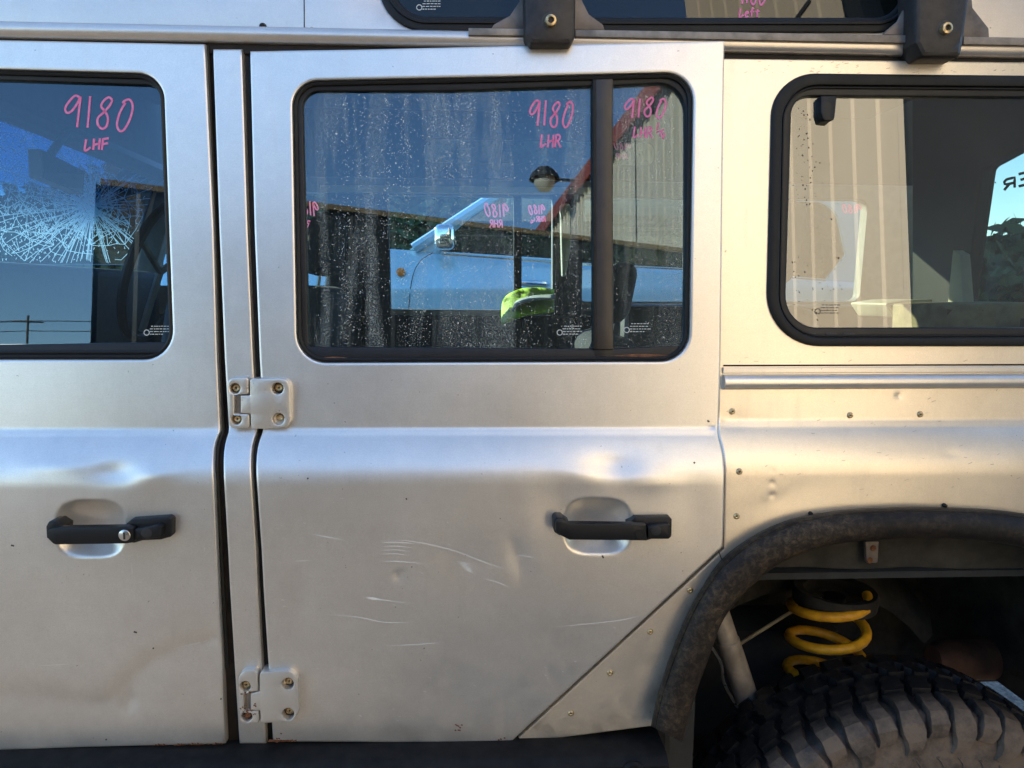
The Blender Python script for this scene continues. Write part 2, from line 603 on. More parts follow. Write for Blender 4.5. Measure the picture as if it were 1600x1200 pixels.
simple('tan_rail', (.34, .22, .11), .6, vary=.2, nscale=4)
simple('bark', (.08, .06, .04), .9, vary=.3)
simple('timber', (.12, .09, .06), .9, vary=.3, nscale=8)
simple('mirror_face', (.45, .5, .55), .05, metal=1.0, vary=.02)

# marker pen: waxy pink that stays readable on dark glass
t = NT('marker_pink')
c = t.mix(t.ramp(t.noise(220, 3), [(.35, 0.0), (.65, 1.0)]), (1.0, .20, .44), (1.0, .34, .58))
b = t.bsdf(Base_Color=c, Roughness=.7)
tl = t.n('ShaderNodeBsdfTranslucent'); t.set(tl, 'Color', (1.0, .26, .5, 1))
tr = t.n('ShaderNodeBsdfTransparent')
mx = t.n('ShaderNodeMixShader'); mx.inputs[0].default_value = .35
t.t.links.new(b.outputs[0], mx.inputs[1]); t.t.links.new(tl.outputs[0], mx.inputs[2])
mx2 = t.n('ShaderNodeMixShader'); t.set(mx2, 0, t.ramp(t.noise(420, 2), [(.30, .15), (.45, 0.0)]))
t.t.links.new(mx.outputs[0], mx2.inputs[1]); t.t.links.new(tr.outputs[0], mx2.inputs[2])
t.t.links.new(mx2.outputs[0], t.out.inputs[0])
M['marker_pink'] = t.m

# leaves
t = NT('leaf')
t.bsdf(Base_Color=t.mix(t.noise(3, 3), (.020, .042, .012), (.07, .11, .03)), Roughness=.6)
M['leaf'] = t.m

# glass: clear sheet that reflects by angle, with a film of grime / dried rain runs
def glass(name, tint, refl=.045, film=0.0, filmcol=(.55, .60, .55), runs=False, dirt=0.02, band=None, rcol=(1, 1, 1)):
    t = NT(name)
    lw = t.n('ShaderNodeLayerWeight'); lw.inputs['Blend'].default_value = .5
    p5 = t.math('POWER', lw.outputs['Facing'], 5.0)
    fac = t.math('ADD', t.math('MULTIPLY', p5, 1 - refl), refl)
    tr = t.n('ShaderNodeBsdfTransparent'); t.set(tr, 'Color', (*tint, 1))
    if band:
        mr = t.n('ShaderNodeMapRange'); mr.interpolation_type = 'SMOOTHSTEP'; t.set(mr, 'Value', t.z()[2]); t.set(mr, 'From Min', band[0]); t.set(mr, 'From Max', band[1])
        t.set(tr, 'Color', t.mix(mr.outputs[0], tint, band[2]))
    gl = t.n('ShaderNodeBsdfGlossy'); t.set(gl, 'Roughness', 0.0); t.set(gl, 'Color', (*rcol, 1))
    mx = t.n('ShaderNodeMixShader'); t.set(mx, 0, fac)
    t.t.links.new(tr.outputs[0], mx.inputs[1]); t.t.links.new(gl.outputs[0], mx.inputs[2])
    res = mx.outputs[0]
    if film or dirt:
        df = t.n('ShaderNodeBsdfDiffuse'); t.set(df, 'Color', (*filmcol, 1))
        base = t.math('MULTIPLY', t.noise(12, 4), dirt)
        if runs:
            wob = t.noise(6, 2, .5)
            run = t.ramp(t.noise(21, 4, .62, (1.0, 1.0, .055), .35), [(.44, 0.0), (.53, 1.0)])
            edge = t.ramp(t.noise(3.2, 3, .5), [(.28, .15), (.50, 1.0)])
            speck = t.ramp(t.noise(430, 2, .6), [(.46, .22), (.62, 1.0)])
            soft = t.ramp(t.noise(34, 4, .6, (1, 1, .08)), [(.3, .35), (.7, 1.0)])
            f = t.math('MULTIPLY', t.math('MULTIPLY', run, edge), t.math('MULTIPLY', speck, soft))
            base = t.math('ADD', base, t.math('MULTIPLY', f, film))
        elif film:
            base = t.math('ADD', base, t.math('MULTIPLY', t.ramp(t.noise(16, 5, .6, (1, 1, .3)), [(.3, .3), (.8, 1.0)]), film))
        m2 = t.n('ShaderNodeMixShader'); t.set(m2, 0, base)
        t.t.links.new(res, m2.inputs[1]); t.t.links.new(df.outputs[0], m2.inputs[2])
        res = m2.outputs[0]
    t.t.links.new(res, t.out.inputs[0])
    M[name] = t.m
glass('glass_door', (.60, .76, .86), .092, dirt=.006, rcol=(.66, .86, 1.0))
glass('glass_wet', (.64, .79, .84), .096, rcol=(.68, .87, 1.0), film=.40, runs=True, dirt=.004)
glass('glass_quarter', (.48, .54, .46), .13, film=.03, filmcol=(.6, .52, .36), dirt=.03)
glass('glass_alpine', (.22, .27, .22), .045, dirt=.02)
glass('glass_far', (.72, .84, .86), .03, dirt=.02)
glass('glass_far_dark', (.20, .26, .22), .03, dirt=.03)
glass('glass_screen', (.55, .68, .72), .04, film=.02, filmcol=(.5, .7, .8), dirt=.03, band=(1.66, 1.80, (.045, .15, .265)))

t = NT('crack_white')
b = t.bsdf(Base_Color=(.85, .92, .94), Roughness=.25)
tl = t.n('ShaderNodeBsdfTranslucent'); t.set(tl, 'Color', (.8, .93, 1, 1))
mx = t.n('ShaderNodeMixShader'); mx.inputs[0].default_value = .6
t.t.links.new(b.outputs[0], mx.inputs[1]); t.t.links.new(tl.outputs[0], mx.inputs[2])
t.t.links.new(mx.outputs[0], t.out.inputs[0]); M['crack_white'] = t.m

t = NT('water_drop')
g = t.n('ShaderNodeBsdfGlossy'); t.set(g, 'Roughness', .12); t.set(g, 'Color', (.9, .95, .95, 1))
tl = t.n('ShaderNodeBsdfDiffuse'); t.set(tl, 'Color', (.62, .70, .66, 1))
tr = t.n('ShaderNodeBsdfTransparent'); t.set(tr, 'Color', (.75, .8, .8, 1))
mx = t.n('ShaderNodeMixShader'); mx.inputs[0].default_value = .5
mx2 = t.n('ShaderNodeMixShader'); mx2.inputs[0].default_value = .42
t.t.links.new(g.outputs[0], mx.inputs[1]); t.t.links.new(tl.outputs[0], mx.inputs[2])
t.t.links.new(mx.outputs[0], mx2.inputs[1]); t.t.links.new(tr.outputs[0], mx2.inputs[2])
t.t.links.new(mx2.outputs[0], t.out.inputs[0]); M['water_drop'] = t.m

# muddy tyre: dark rubber on the crown, tan mud packed on the sidewall
t = NT('tyre_rubber')
z = t.z()
mr = t.n('ShaderNodeMapRange'); t.set(mr, 'Value', z[1]); t.set(mr, 'From Min', .090); t.set(mr, 'From Max', .026)
mud = t.math('MULTIPLY', t.ramp(t.noise(22, 7, .7), [(.30, .1), (.58, 1.0)]), mr.outputs[0], True)
mud = t.math('ADD', mud, t.math('MULTIPLY', t.ramp(t.noise(60, 5, .7), [(.52, 0.0), (.70, 1.0)]), .20), True)
t.bsdf(Base_Color=t.mix(mud, (.008, .008, .009), (.155, .112, .080)), Roughness=t.math('ADD', t.math('MULTIPLY', mud, .3), .52), Normal=t.bump(t.noise(180, 6, .7), .6, .0015))
M['tyre_rubber'] = t.m

# yard ground: grey gravelly bitumen
t = NT('ground')
st = t.n('ShaderNodeTexVoronoi'); t.set(st, 'Vector', t.pos()); t.set(st, 'Scale', 70.0)
c = t.mix(t.noise(2.0, 6, .6), (.085, .072, .057), (.155, .132, .104))
c = t.mix(t.ramp(st.outputs['Color'], [(.2, 0.0), (.9, 1.0)]), c, (.22, .19, .155))
c = t.mix(t.ramp(t.noise(26, 4), [(.5, 0.0), (.62, 1.0)]), c, (.10, .088, .074))
t.bsdf(Base_Color=c, Roughness=.85, Normal=t.bump(t.math('ADD', st.outputs['Distance'], t.noise(40, 5)), .7, .012))
M['ground'] = t.m

# shed cladding, sun-bleached cream with vertical weather streaks
t = NT('cladding')
c = t.mix(t.ramp(t.noise(1.2, 5, .6, (1, 1, .15)), [(.3, 0.0), (.75, 1.0)]), (.74, .63, .45), (.86, .75, .56))
t.bsdf(Base_Color=c, Roughness=.5)
M['cladding'] = t.m

# ------------------------------------------------------------------ the ground
def ground_mesh():
    bm = bmesh.new()
    bmesh.ops.create_grid(bm, x_segments=60, y_segments=60, size=1.0)
    for v in bm.verts:
        x, y = v.co.x, v.co.y
        v.co.x = math.copysign(abs(x) ** 2.6, x) * 400
        v.co.y = math.copysign(abs(y) ** 2.6, y) * 400
        v.co.z = -0.085
    return from_bm(bm)
GZ = -0.085
g = link('ground', ground_mesh(), M['ground'], None, None)
g['kind'] = 'structure'

# ------------------------------------------------------------------ the vehicle
car = thing('station_wagon', 'dented silver four-wheel-drive station wagon with black window seals, cracked windscreen and pink marker numbers', 'car', (0.3, 0.8, 0.0))

S_front = Surf(kl=.095, kr=.095,
    dents=[(200, 1098, 12, 17, 0, .0040), (325, 1001, 7, 6, 0, .0035), (178, 738, 38, 17, 0, .0052), (95, 728, 60, 13, 0, -.0026),
           (240, 742, 32, 14, 0, -.0032), (310, 985, 40, 60, .2, .0012), (255, 800, 50, 30, 0, .0015), (60, 940, 120, 80, 0, .0016), (300, 700, 20, 18, 0, .0016)],
    folds=[([(20, 1082), (90, 1092), (140, 1102), (170, 1097), (205, 1060), (240, 1030), (290, 1012), (330, 1004)], 70, 14, .0044)],
    cups=[(86, 780, 197, 872, .024)])
S_rear = Surf(kl=.095, kr=.070,
    dents=[(955, 728, 42, 22, 0, .0058), (915, 742, 40, 16, .1, -.0028), (1010, 752, 46, 16, 0, -.0026), (880, 800, 40, 42, 0, .0044), (812, 872, 16, 38, -.3, .0022),
           (624, 900, 8, 8, 0, .0034), (720, 880, 46, 42, 0, .0032), (470, 930, 18, 70, 0, .0012), (1080, 790, 30, 60, 0, .0016), (560, 1060, 160, 60, 0, .0016)],
    folds=[([(805, 850), (812, 870), (816, 893)], 26, 5, .0010)],
    cups=[(881, 778, 987, 868, .024)])
S_pill = Surf(off=.004)
S_quart = Surf(zw=ZQ, kl=.095, kr=.095, off=.004,
    dents=[(1207, 735, 4, 3, 0, .0007), (1207, 755, 5, 4, 0, .0009), (1207, 774, 5, 4, 0, .0009), (1145, 655, 30, 14, 0, .0014), (1405, 618, 5, 4, 0, .0016),
           (1488, 710, 4, 4, 0, .0012), (1400, 700, 90, 20, 0, .0010), (1200, 790, 60, 16, -.4, .0012), (1300, 760, 120, 40, 0, .0014), (1010, 1060, 40, 60, 0, .0010)])

FD_R = [(320, 68), (333.6, 360), (339, 560), (343.5, 655), (344, 668), (343.5, 675), (340, 682), (337, 690), (334.6, 700), (333.6, 712), (333.4, 728), (333.8, 745), (339, 860), (341.4, 920), (352, 1163)]
BP_L = [(332, 76), (342, 360), (350.4, 560), (356, 655), (357, 668), (356.2, 676), (353.5, 684), (351, 694), (349.2, 706), (348.6, 720), (348.8, 745), (355.5, 860), (358.5, 920), (373.5, 1163)]
BP_R = [(378, 76), (387, 360), (395.4, 560), (401, 655), (402, 668), (400.5, 676), (397, 686), (394, 698), (392.6, 712), (392.4, 730), (393, 745), (400.5, 860), (403, 920), (416, 1163)]
RD_L = [(390, 79), (397, 360), (405, 560), (410.5, 655), (411, 668), (408.5, 678), (405, 688), (402, 700), (400.3, 712), (399.6, 727), (399.8, 745), (408, 860), (411, 920), (426, 1160)]
RD_R = [(1133, 63), (1130, 250), (1126.5, 560), (1124, 650), (1123, 672), (1125.5, 684), (1129, 697), (1131.5, 712), (1132.8, 735), (1132, 790), (1130.5, 855)]

out_f = split([(-380, 52), (0, 61.5)] + FD_R + [(0, 1173.5), (-470, 1186), (-480, 680), (-480, 560)], 14)
hole_f = arc_poly([(-330, 102, 30), (0, 108), (254.5, 115, 42), (271, 562, 46), (0, 562), (-400, 563, 40)], 9)
front_door = panel('front_door', out_f, [hole_f], S_front, M['paint_silver'], car, rim=3.2, thick=.022, hole_thick=.016, grid=13,
                   fine=[(-480, 655, 345, 770, 13, 3.2), (80, 773, 204, 880, 2.8, 2.8), (150, 1000, 335, 1125, 6, 6)])
out_r = split(RD_R[::-1] + [(820, 70.5), (560, 76.5)] + RD_L + [(797, 1162)], 14)
hole_r = arc_poly([(456, 126, 40), (800, 119), (1084, 112, 44), (1077, 565, 46), (464, 567, 46)], 9)
rear_door = panel('rear_door', out_r, [hole_r], S_rear, M['paint_silver'], car, rim=3.2, thick=.026, hole_thick=.016, grid=13,
                  fine=[(395, 655, 1135, 770, 13, 3.2), (874, 773, 994, 876, 2.8, 2.8), (590, 830, 840, 930, 6, 6)])
pillar = panel('door_pillar', split(BP_L + BP_R[::-1], 12), [], S_pill, M['paint_silver'], car, rim=3.0, thick=.02, grid=10, fine=[(330, 655, 420, 770, 8, 3)])

# rubber in the door gaps and the dark frame behind the door edges
S_gap = Surf(off=.016)
panel('door_seal', split([(x - 7, y) for x, y in FD_R] + [(x + 6, y) for x, y in BP_L[::-1]], 12), [], S_gap, M['seal_brown'], car, rim=1.5, thick=.006, grid=12, fine=[(320, 655, 370, 770, 8, 3)])
panel('door_seal', split([(x - 6, y) for x, y in BP_R] + [(x + 7, y) for x, y in RD_L[::-1]], 12), [], S_gap, M['rubber'], car, rim=1.5, thick=.006, grid=12, fine=[(370, 655, 430, 770, 8, 3)])
bead = [S_gap((a[0] + b[0]) / 2, (a[1] + b[1]) / 2, -.004) for a, b in zip(FD_R[:-1], BP_L)] 
link('seal_bead', tube_mesh(smooth_line(bead, 4), .0035, 8), M['rubber'], car)
S_shell = Surf(off=.034)
panel('door_frame', split([(-480, 22), (1136, 46), (1136, 118), (800, 112), (470, 116), (380, 112), (-480, 92)], 30), [], S_shell, M['rubber'], car, rim=1, thick=.01, smooth=30)
panel('sill_frame', split([(-480, 1150), (1040, 1120), (1040, 1195), (-480, 1215)], 30), [], Surf(off=.030), M['rubber'], car, rim=1, thick=.01)

# rear quarter panel
ARC_O = [(1017, 1134), (1026, 1091), (1041, 1042), (1060, 990), (1081, 945), (1101, 911), (1127, 874), (1161, 847), (1195, 827), (1232, 812), (1270, 803), (1322, 796), (1375, 793), (1431, 791.5)]
ARC_I = [(1066, 1160), (1075, 1125), (1090, 1076), (1109, 1024), (1127, 975), (1150, 941), (1176, 915), (1202, 892), (1232, 874), (1270, 859), (1307, 850), (1356, 844), (1400, 841.5), (1431, 841)]
def mirror_arc(a): return a + [(2886 - x, y + (x - 1443) * -.010) for x, y in a[-2::-1]]
def resample(pts, n):
    P = [Vector(p) for p in smooth_line([Vector(q) for q in pts], 6)]
    L = [0]
    for a, b in zip(P[:-1], P[1:]): L.append(L[-1] + (b - a).length)
    out = []; j = 0
    for i in range(n):
        d = L[-1] * i / (n - 1)
        while j < len(L) - 2 and L[j + 1] < d: j += 1
        t = (d - L[j]) / (L[j + 1] - L[j]); out.append(P[j].lerp(P[j + 1], t))
    return out
AO = resample(mirror_arc(ARC_O), 110); AI = resample(mirror_arc(ARC_I), 110)
mid = [a.lerp(b, .45) for a, b in zip(AO, AI)]
out_q = split([(1128, 91), (1600, 97), (2080, 104), (2110, 600), (2105, 1120)] + [(p.x, p.y) for p in mid[::-1] if p.y < 1136][::2] +
              [(1036, 1135), (1015, 1135.5), (800, 1163), (1131, 858), (1131.5, 800), (1132.5, 735), (1131, 712), (1128, 697), (1124, 684), (1122, 672), (1122, 650), (1123, 560), (1127, 250)], 14)
hole_q = arc_poly([(1211, 120, 62), (1600, 124), (1985, 127, 60), (1990, 536, 60), (1600, 536), (1201, 536, 78)], 12)
quarter = panel('rear_quarter_panel', out_q, [hole_q], S_quart, M['paint_warm_dusty'], car, rim=2.0, thick=.012, hole_thick=.02, grid=15,
                fine=[(1120, 640, 2110, 765, 15, 3.4), (1190, 720, 1225, 790, 3, 3), (1390, 608, 1420, 628, 3, 3)])

# belt mouldings above the shoulder
def qpath(y0, y1, ex=0.0, x0=1129, x1=2090, n=24):
    return [S_quart(x0 + (x1 - x0) * i / (n - 1), y0 + (y1 - y0) * i / (n - 1), ex) for i in range(n)]
hr = [(-.0135 * math.sin(a) - .001, .0125 * math.cos(a)) for a in [math.pi * i / 12 for i in range(13)]] + [(.006, -.0125), (.006, .0125)]
link('belt_moulding', sweep_mesh(qpath(597, 593), hr), M['paint_silver'], quarter, 50)
link('belt_strip', sweep_mesh(qpath(578.5, 575), [(-.0035, -.0050), (-.0045, -.0035), (-.0045, .0035), (-.0035, .0050), (.004, .0050), (.004, -.0050)]), M['paint_silver'], quarter, 30)
link('panel_joint', ribbon_mesh([[(1130 + 40 * i, 571.2 - .07 * 40 * i / 24) for i in range(24)]], S_quart, 2.6, -.0006), M['seal_brown'], quarter)
link('panel_joint', ribbon_mesh([[(1123, 862), (1129, 878)]], S_quart, 1.5, -.0006), M['chip'], quarter)

# pop rivets and clips
rv = lathe_mesh([(.0001, -.0022), (.0016, -.0022), (.0019, -.0032), (.0034, -.0030), (.0050, -.0016), (.0056, .0004)], 14)
rv.materials.append(M['screw']); rv.shade_smooth()
rvd = lathe_mesh([(.0001, -.0026), (.0016, -.0026)], 8); rvd.materials.append(M['screw_dark'])
for (x, y) in [(1144, 643), (1328, 649), (1437.5, 647.5), (1155, 737), (1151, 806.5), (1078, 922), (1016, 987), (953, 1051), (892, 1114), (1640, 646), (1760, 646)]:
    p = S_quart(x, y)
    o = bpy.data.objects.new('rivet', rv); COL.objects.link(o); o.parent = quarter; o.location = p - WLOC[quarter]; WLOC[o] = p
    o.rotation_euler = (random.uniform(-.1, .1), random.uniform(0, 6), random.uniform(-.1, .1))
    link('rivet_hole', lathe_mesh([(.0001, -.00225), (.0012, -.00225)], 8, p), M['screw_dark'], quarter)
for (x, y) in [(1266, 802), (1474.5, 789), (1620, 792)]:
    p = S_quart(x, y)
    link('arch_clip', lathe_mesh([(.0001, -.007), (.0025, -.0065), (.0034, -.003), (.0036, .001)], 10, p), M['rubber'], quarter)

# quarter window: raised rubber, inner frame, glass, latch
Q_in1 = arc_poly([(1222, 134, 56), (1600, 137), (1975, 140, 50), (1978, 524, 50), (1600, 526), (1214, 527, 66)], 12)
Q_gl = arc_poly([(1238, 149, 30), (1600, 151), (1960, 153, 30), (1962, 512, 30), (1600, 512), (1227, 512, 50)], 10)
S_q0 = Surf(zw=ZQ, off=.004)
def off_surf(s, d): return lambda x, y, e=0.0: s(x, y, e + d)
panel('window_seal', offset(hole_q, -5), [Q_in1], off_surf(S_q0, -.007), M['rubber'], quarter, rim=4, thick=.016)
panel('window_frame', offset(Q_in1, -3), [Q_gl], off_surf(S_q0, .000), M['frame_black'], quarter, rim=2.5, thick=.014)
panel('frame_bead', offset(Q_in1, 1.0), [offset(Q_in1, 4.0)], off_surf(S_q0, -.0035), M['rubber'], quarter, rim=1.2, thick=.008)
qp = [S_q0(1240, 160), S_q0(1900, 170), S_q0(1240, 500)]
qn = (qp[1] - qp[0]).cross(qp[2] - qp[0]).normalized()
if qn.y > 0: qn = -qn
def plane_surf(p0, n, d=0.0):
    return lambda x, y, e=0.0: UP(x, y, p0, n) - n * (e + d)
Q_plane = plane_surf(qp[0], qn, .008)
panel('window_glass', offset(Q_gl, -3), [], Q_plane, M['glass_quarter'], quarter, rim=.4, thick=.004, smooth=None)
lat = S_q0(1292, 152)
panel('window_latch', arc_poly([(1280, 151, 2), (1305, 151, 2), (1302, 184, 4), (1299, 190, 3), (1284, 189, 4), (1280, 176, 3)], 4), [], off_surf(S_q0, -.006), M['handle_black'], quarter, rim=1.6, thick=.016, back=True)
for x0 in (1255, 1288, 1316):
    panel('vent_slot', arc_poly([(x0, 519.5, 3), (x0 + 20, 520.5, 1), (x0 + 18, 526.5, 1), (x0 + 3, 526, 3)], 3), [], off_surf(S_q0, -.0012), M['screw_dark'], quarter, rim=.8, thick=.002)

# wheel arch moulding
sect = [(0.0, .006), (.02, -.005), (.05, -.013), (.12, -.019), (.16, -.0195), (.19, -.024), (.35, -.031), (.55, -.036), (.78, -.037), (.92, -.034), (.985, -.027), (1.0, -.020)]
V = []; F = []; NS = len(sect) + 2
for a, b in zip(AO, AI):
    for s_, Y in sect:
        q = a.lerp(b, s_); V.append(U(q.x, q.y, Y))
    e = V[-1].copy(); V.append(e + Vector((0, .05, 0))); V.append(e + Vector((0, .10, 0)))
for i in range(len(AO) - 1):
    for j in range(NS - 1):
        F.append((i * NS + j, i * NS + j + 1, (i + 1) * NS + j + 1, (i + 1) * NS + j))
F.append(tuple(range(NS))); F.append(tuple(range((len(AO) - 1) * NS, len(AO) * NS))[::-1])
arch = link('wheel_arch', mesh_from(V, F), M['arch_plastic'], car, 50)

# ---- hinges
def hinge(dx, leafA, leafB, pin, screws, rusty, front):
    def sf(x, y, e=0.0):
        return U(x, y, front) + Vector((0, e, 0))
    hA = [circle(x, y, 8.0) for x, y in screws[:2]]
    hB = [circle(x, y, 9.0) for x, y in screws[2:]]
    hg = panel('hinge', arc_poly(leafB, 6, 10), hB, sf, M['hinge_paint'], car, rim=2.4, thick=.030, hole_thick=.014)
    panel('pillar_leaf', arc_poly(leafA, 6, 10), hA, sf, M['hinge_paint'], hg, rim=2.4, thick=.030, hole_thick=.012)
    x0, y0, x1, y1 = pin
    panel('hinge_pin', [(x0, y0), (x1, y0), (x1, y1), (x0, y1)], [], off_surf(sf, .006), M['strip_metal'], hg, rim=2.2, thick=.010)
    for i, (x, y) in enumerate(screws):
        p = sf(x, y, .0065 if i < 2 else .010)
        mat = M['rust'] if (rusty and i == 1) else M['screw']
        link('hinge_screw', lathe_mesh([(.0001, .0015), (.0016, .0015), (.0018, -.0006), (.0044, -.0012), (.0072, .0014), (.0080, .004)], 16, p), mat, hg)
        link('screw_socket', lathe_mesh([(.0001, .0010), (.0017, .0012)], 6, p), M['screw_dark'], hg)
        p2 = sf(x, y, .0125)
        link('screw_recess', lathe_mesh([(.0001, 0), (.0098, 0)], 14, p2), M['screw_dark'], hg)
    return hg
zf1 = S_rear(430, 630).y - .013
h1 = hinge(0, [(355, 591, 9), (388, 589, 6), (388.5, 616.5, 4), (366, 617, 1), (366, 646.5, 1), (389.5, 647, 4), (390, 669, 6), (357, 670, 10)],
      [(390, 592, 4), (453, 591, 15), (455, 669, 15), (392, 671, 4), (391, 647, 1), (375.5, 646, 1), (375.5, 618, 1), (390, 617.5, 1)],
      (365.5, 616, 376, 648), [(367, 607), (369, 655.5), (433.5, 607), (435, 654.5)], False, zf1)
zf2 = S_rear(440, 1090).y - .014
h2 = hinge(0, [(371, 1049, 15), (402, 1047, 8), (403, 1081, 4), (381, 1082, 1), (381, 1111, 1), (404, 1111, 3), (404.5, 1131, 4), (375, 1131, 10)],
      [(405, 1051, 6), (464, 1047, 18), (468, 1127, 20), (407, 1131, 4), (406, 1111, 1), (391, 1110, 1), (391, 1084, 1), (405, 1081, 1)],
      (380.5, 1081, 391.5, 1112), [(383, 1073), (385.5, 1120), (449.5, 1069), (450, 1116)], True, zf2)

rr0 = random.Random(3); rsp = []
for i in range(26):
    x, y = 386 + rr0.gauss(0, 6), 1112 + rr0.gauss(0, 5); rsp.append([(x, y), (x + rr0.uniform(1, 3), y + rr0.uniform(-1, 2))])
for i in range(8):
    x, y = 383 + rr0.gauss(0, 5), 1082 + rr0.gauss(0, 3); rsp.append([(x, y), (x + 2, y + 1)])
o = link('rust_specks', ribbon_mesh(rsp, lambda x, y, e=0.0: U(x, y, zf2 - .0004), 1.8, 0), M['rust'], h2, None); o['kind'] = 'stuff'

# ---- door handles
def handle(door, base, grip, mount, btn, lock, keyed):
    hd = slab('door_handle', arc_poly(grip, 5, 20), -.031, .014, M['handle_black'], door, rim=2.4)
    slab('handle_base', arc_poly(base, 5, 20), -.014, .020, M['handle_black'], door, rim=3.0)
    slab('handle_mount', arc_poly(mount, 5, 20), -.024, .030, M['handle_black'], door, rim=3.0)
    slab('push_button', arc_poly(btn, 4, 20), -.027, .014, M['handle_black'], door, rim=2.2)
    bx = sum(p[0] for p in btn) / len(btn); by = sum(p[1] for p in btn) / len(btn)
    c = U(bx - 3, by, -.0275)
    link('thumb_dip', lathe_mesh([(.0001, .0), (.006, -.0002), (.0085, .0006)], 16, c), M['trim_black'], door)
    c = U(lock[0], lock[1], -.0312)
    if keyed:
        link('door_lock', lathe_mesh([(.0001, -.0012), (.0076, -.0012), (.0088, -.0004), (.0090, .003)], 24, c), M['steel'], door)
        link('key_slot', box_mesh(c.x - .0013, c.x + .0017, c.y - .0018, c.y, c.z - .0058, c.z + .0052), M['screw_dark'], door)
    else:
        link('lock_blank', lathe_mesh([(.0001, -.0004), (.0064, -.0004), (.0068, .0006), (.0076, .0006), (.0080, -.0004)], 24, c), M['handle_black'], door)
handle(front_door,
       [(190, 825), (204, 812, 4), (262, 808, 3), (268, 811, 4), (268, 839, 5), (250, 844), (222, 845), (209, 849), (188, 848)],
       [(74, 828, 4), (84, 825), (196, 823.5), (207, 826, 3), (208, 848, 3), (196, 850), (84, 851.5, 8), (75, 843, 3)],
       [(71, 823, 4), (75, 815, 4), (85, 815, 3), (97, 823), (97, 842), (78, 845), (72, 841, 3)],
       [(209, 828, 2), (246, 820.5, 3), (252, 823), (251, 840, 3), (222, 843.5), (209, 845, 2)], (194.5, 836.5), True)
handle(rear_door,
       [(981, 818), (993, 808.5, 4), (1047, 808, 4), (1050.5, 812), (1050, 839, 5), (1045, 843), (1018, 843), (1010, 845.5), (983, 845)],
       [(868, 812, 5), (880, 814, 4), (890, 818), (1010, 819.5, 2), (1011, 845, 2), (890, 844), (878, 838, 4), (868, 832, 5)],
       [(865, 813, 5), (869, 808.5, 4), (879, 809, 3), (890, 818), (890, 838), (874, 837), (866, 832, 4)],
       [(1012, 824, 2), (1022, 821), (1047, 819.5, 2), (1048, 841, 3), (1013, 842.5, 2)], (999, 834), False)

# ---- door windows
def flat_on(surf, a, b, c, d):
    p = [surf(*a), surf(*b), surf(*c)]
    n = (p[1] - p[0]).cross(p[2] - p[0]).normalized()
    if n.y > 0: n = -n
    return p[0], n
S_f0 = Surf(); S_r0 = Surf(kl=.095, kr=.070)
fp, fn = flat_on(S_f0, (-200, 120), (260, 140), (100, 550), 0)
rp_, rn = flat_on(S_r0, (470, 140), (1075, 300), (480, 540), 0)
F_plane = plane_surf(fp, fn, .016)
R_plane = plane_surf(rp_, rn, .015)
F_gl = arc_poly([(-322, 113, 20), (0, 122), (247, 130, 30), (263, 200), (269.5, 530, 3), (269, 535.5, 2), (0, 539), (-390, 541, 20)], 8)
panel('window_seal', arc_poly([(-345, 92, 8), (0, 98), (266, 104, 8), (282, 572, 8), (0, 572), (-412, 573, 8)], 3), [F_gl], off_surf(S_f0, .009), M['frame_black'], front_door, rim=2.0, thick=.012)
link('sill_bead', tube_mesh([S_f0(x, 551, .006) for x in range(-390, 262, 20)], .0035, 6), M['rubber'], front_door)
panel('window_glass', offset(F_gl, -2), [], F_plane, M['glass_door'], front_door, rim=.4, thick=.004, smooth=None)
RA = arc_poly([(470, 139.5, 26), (700, 139), (928, 131, 2), (928.5, 546, 2), (700, 544), (479.5, 542.5, 6)], 7)
RB = arc_poly([(959, 131, 2), (1064, 125, 2), (1074.5, 160, 36), (1073, 545, 4), (959.5, 546, 2)], 8)
RB = arc_poly([(959, 130.5, 2), (1074, 124, 44), (1072.5, 540, 6), (959.5, 546, 2)], 9)
panel('window_seal', arc_poly([(446, 115, 8), (800, 108), (1095, 101, 8), (1088, 575, 8), (454, 577, 8)], 3), [RA, RB], off_surf(S_r0, .009), M['frame_black'], rear_door, rim=2.0, thick=.014)
ring = offset(hole_r, 4)
link('seal_lip', tube_mesh([S_r0(x, y, .006) for x, y in ring + ring[:1]], .0034, 6), M['rubber'], rear_door)
ring = offset(hole_f, 4)
link('seal_lip', tube_mesh([S_f0(x, y, .006) for x, y in ring + ring[:1]], .0034, 6), M['rubber'], front_door)
paneA = panel('window_glass', offset(RA, -2), [], R_plane, M['glass_wet'], rear_door, rim=.4, thick=.004, smooth=None)
paneB = panel('window_glass', offset(RB, -2), [], R_plane, M['glass_wet'], rear_door, rim=.4, thick=.004, smooth=None)
panel('divider_bar', arc_poly([(929, 122), (959, 121), (959.5, 547), (929.5, 547)], 2, 40), [], off_surf(S_r0, .004), M['bar_bronze'], rear_door, rim=3, thick=.016)
panel('divider_lip', arc_poly([(926.5, 123), (932, 123), (932.5, 546), (927, 546)], 2, 40), [], off_surf(S_r0, .0025), M['rubber'], rear_door, rim=1.5, thick=.016)
for (x0, x1, yy) in ((493, 545, 561.5), (955, 1050, 557)):
    pts = [(x0, yy), ((x0 + x1) / 2, yy - 3.5), (x1, yy - .5), ((x0 + x1) / 2, yy + 2)]
    panel('rust_patch', split([tuple(p) for p in smooth_line([Vector(q) for q in pts + pts[:1]], 4)][:-1], 10), [], off_surf(S_r0, .0082), M['rust'], rear_door, rim=.6, thick=.001)

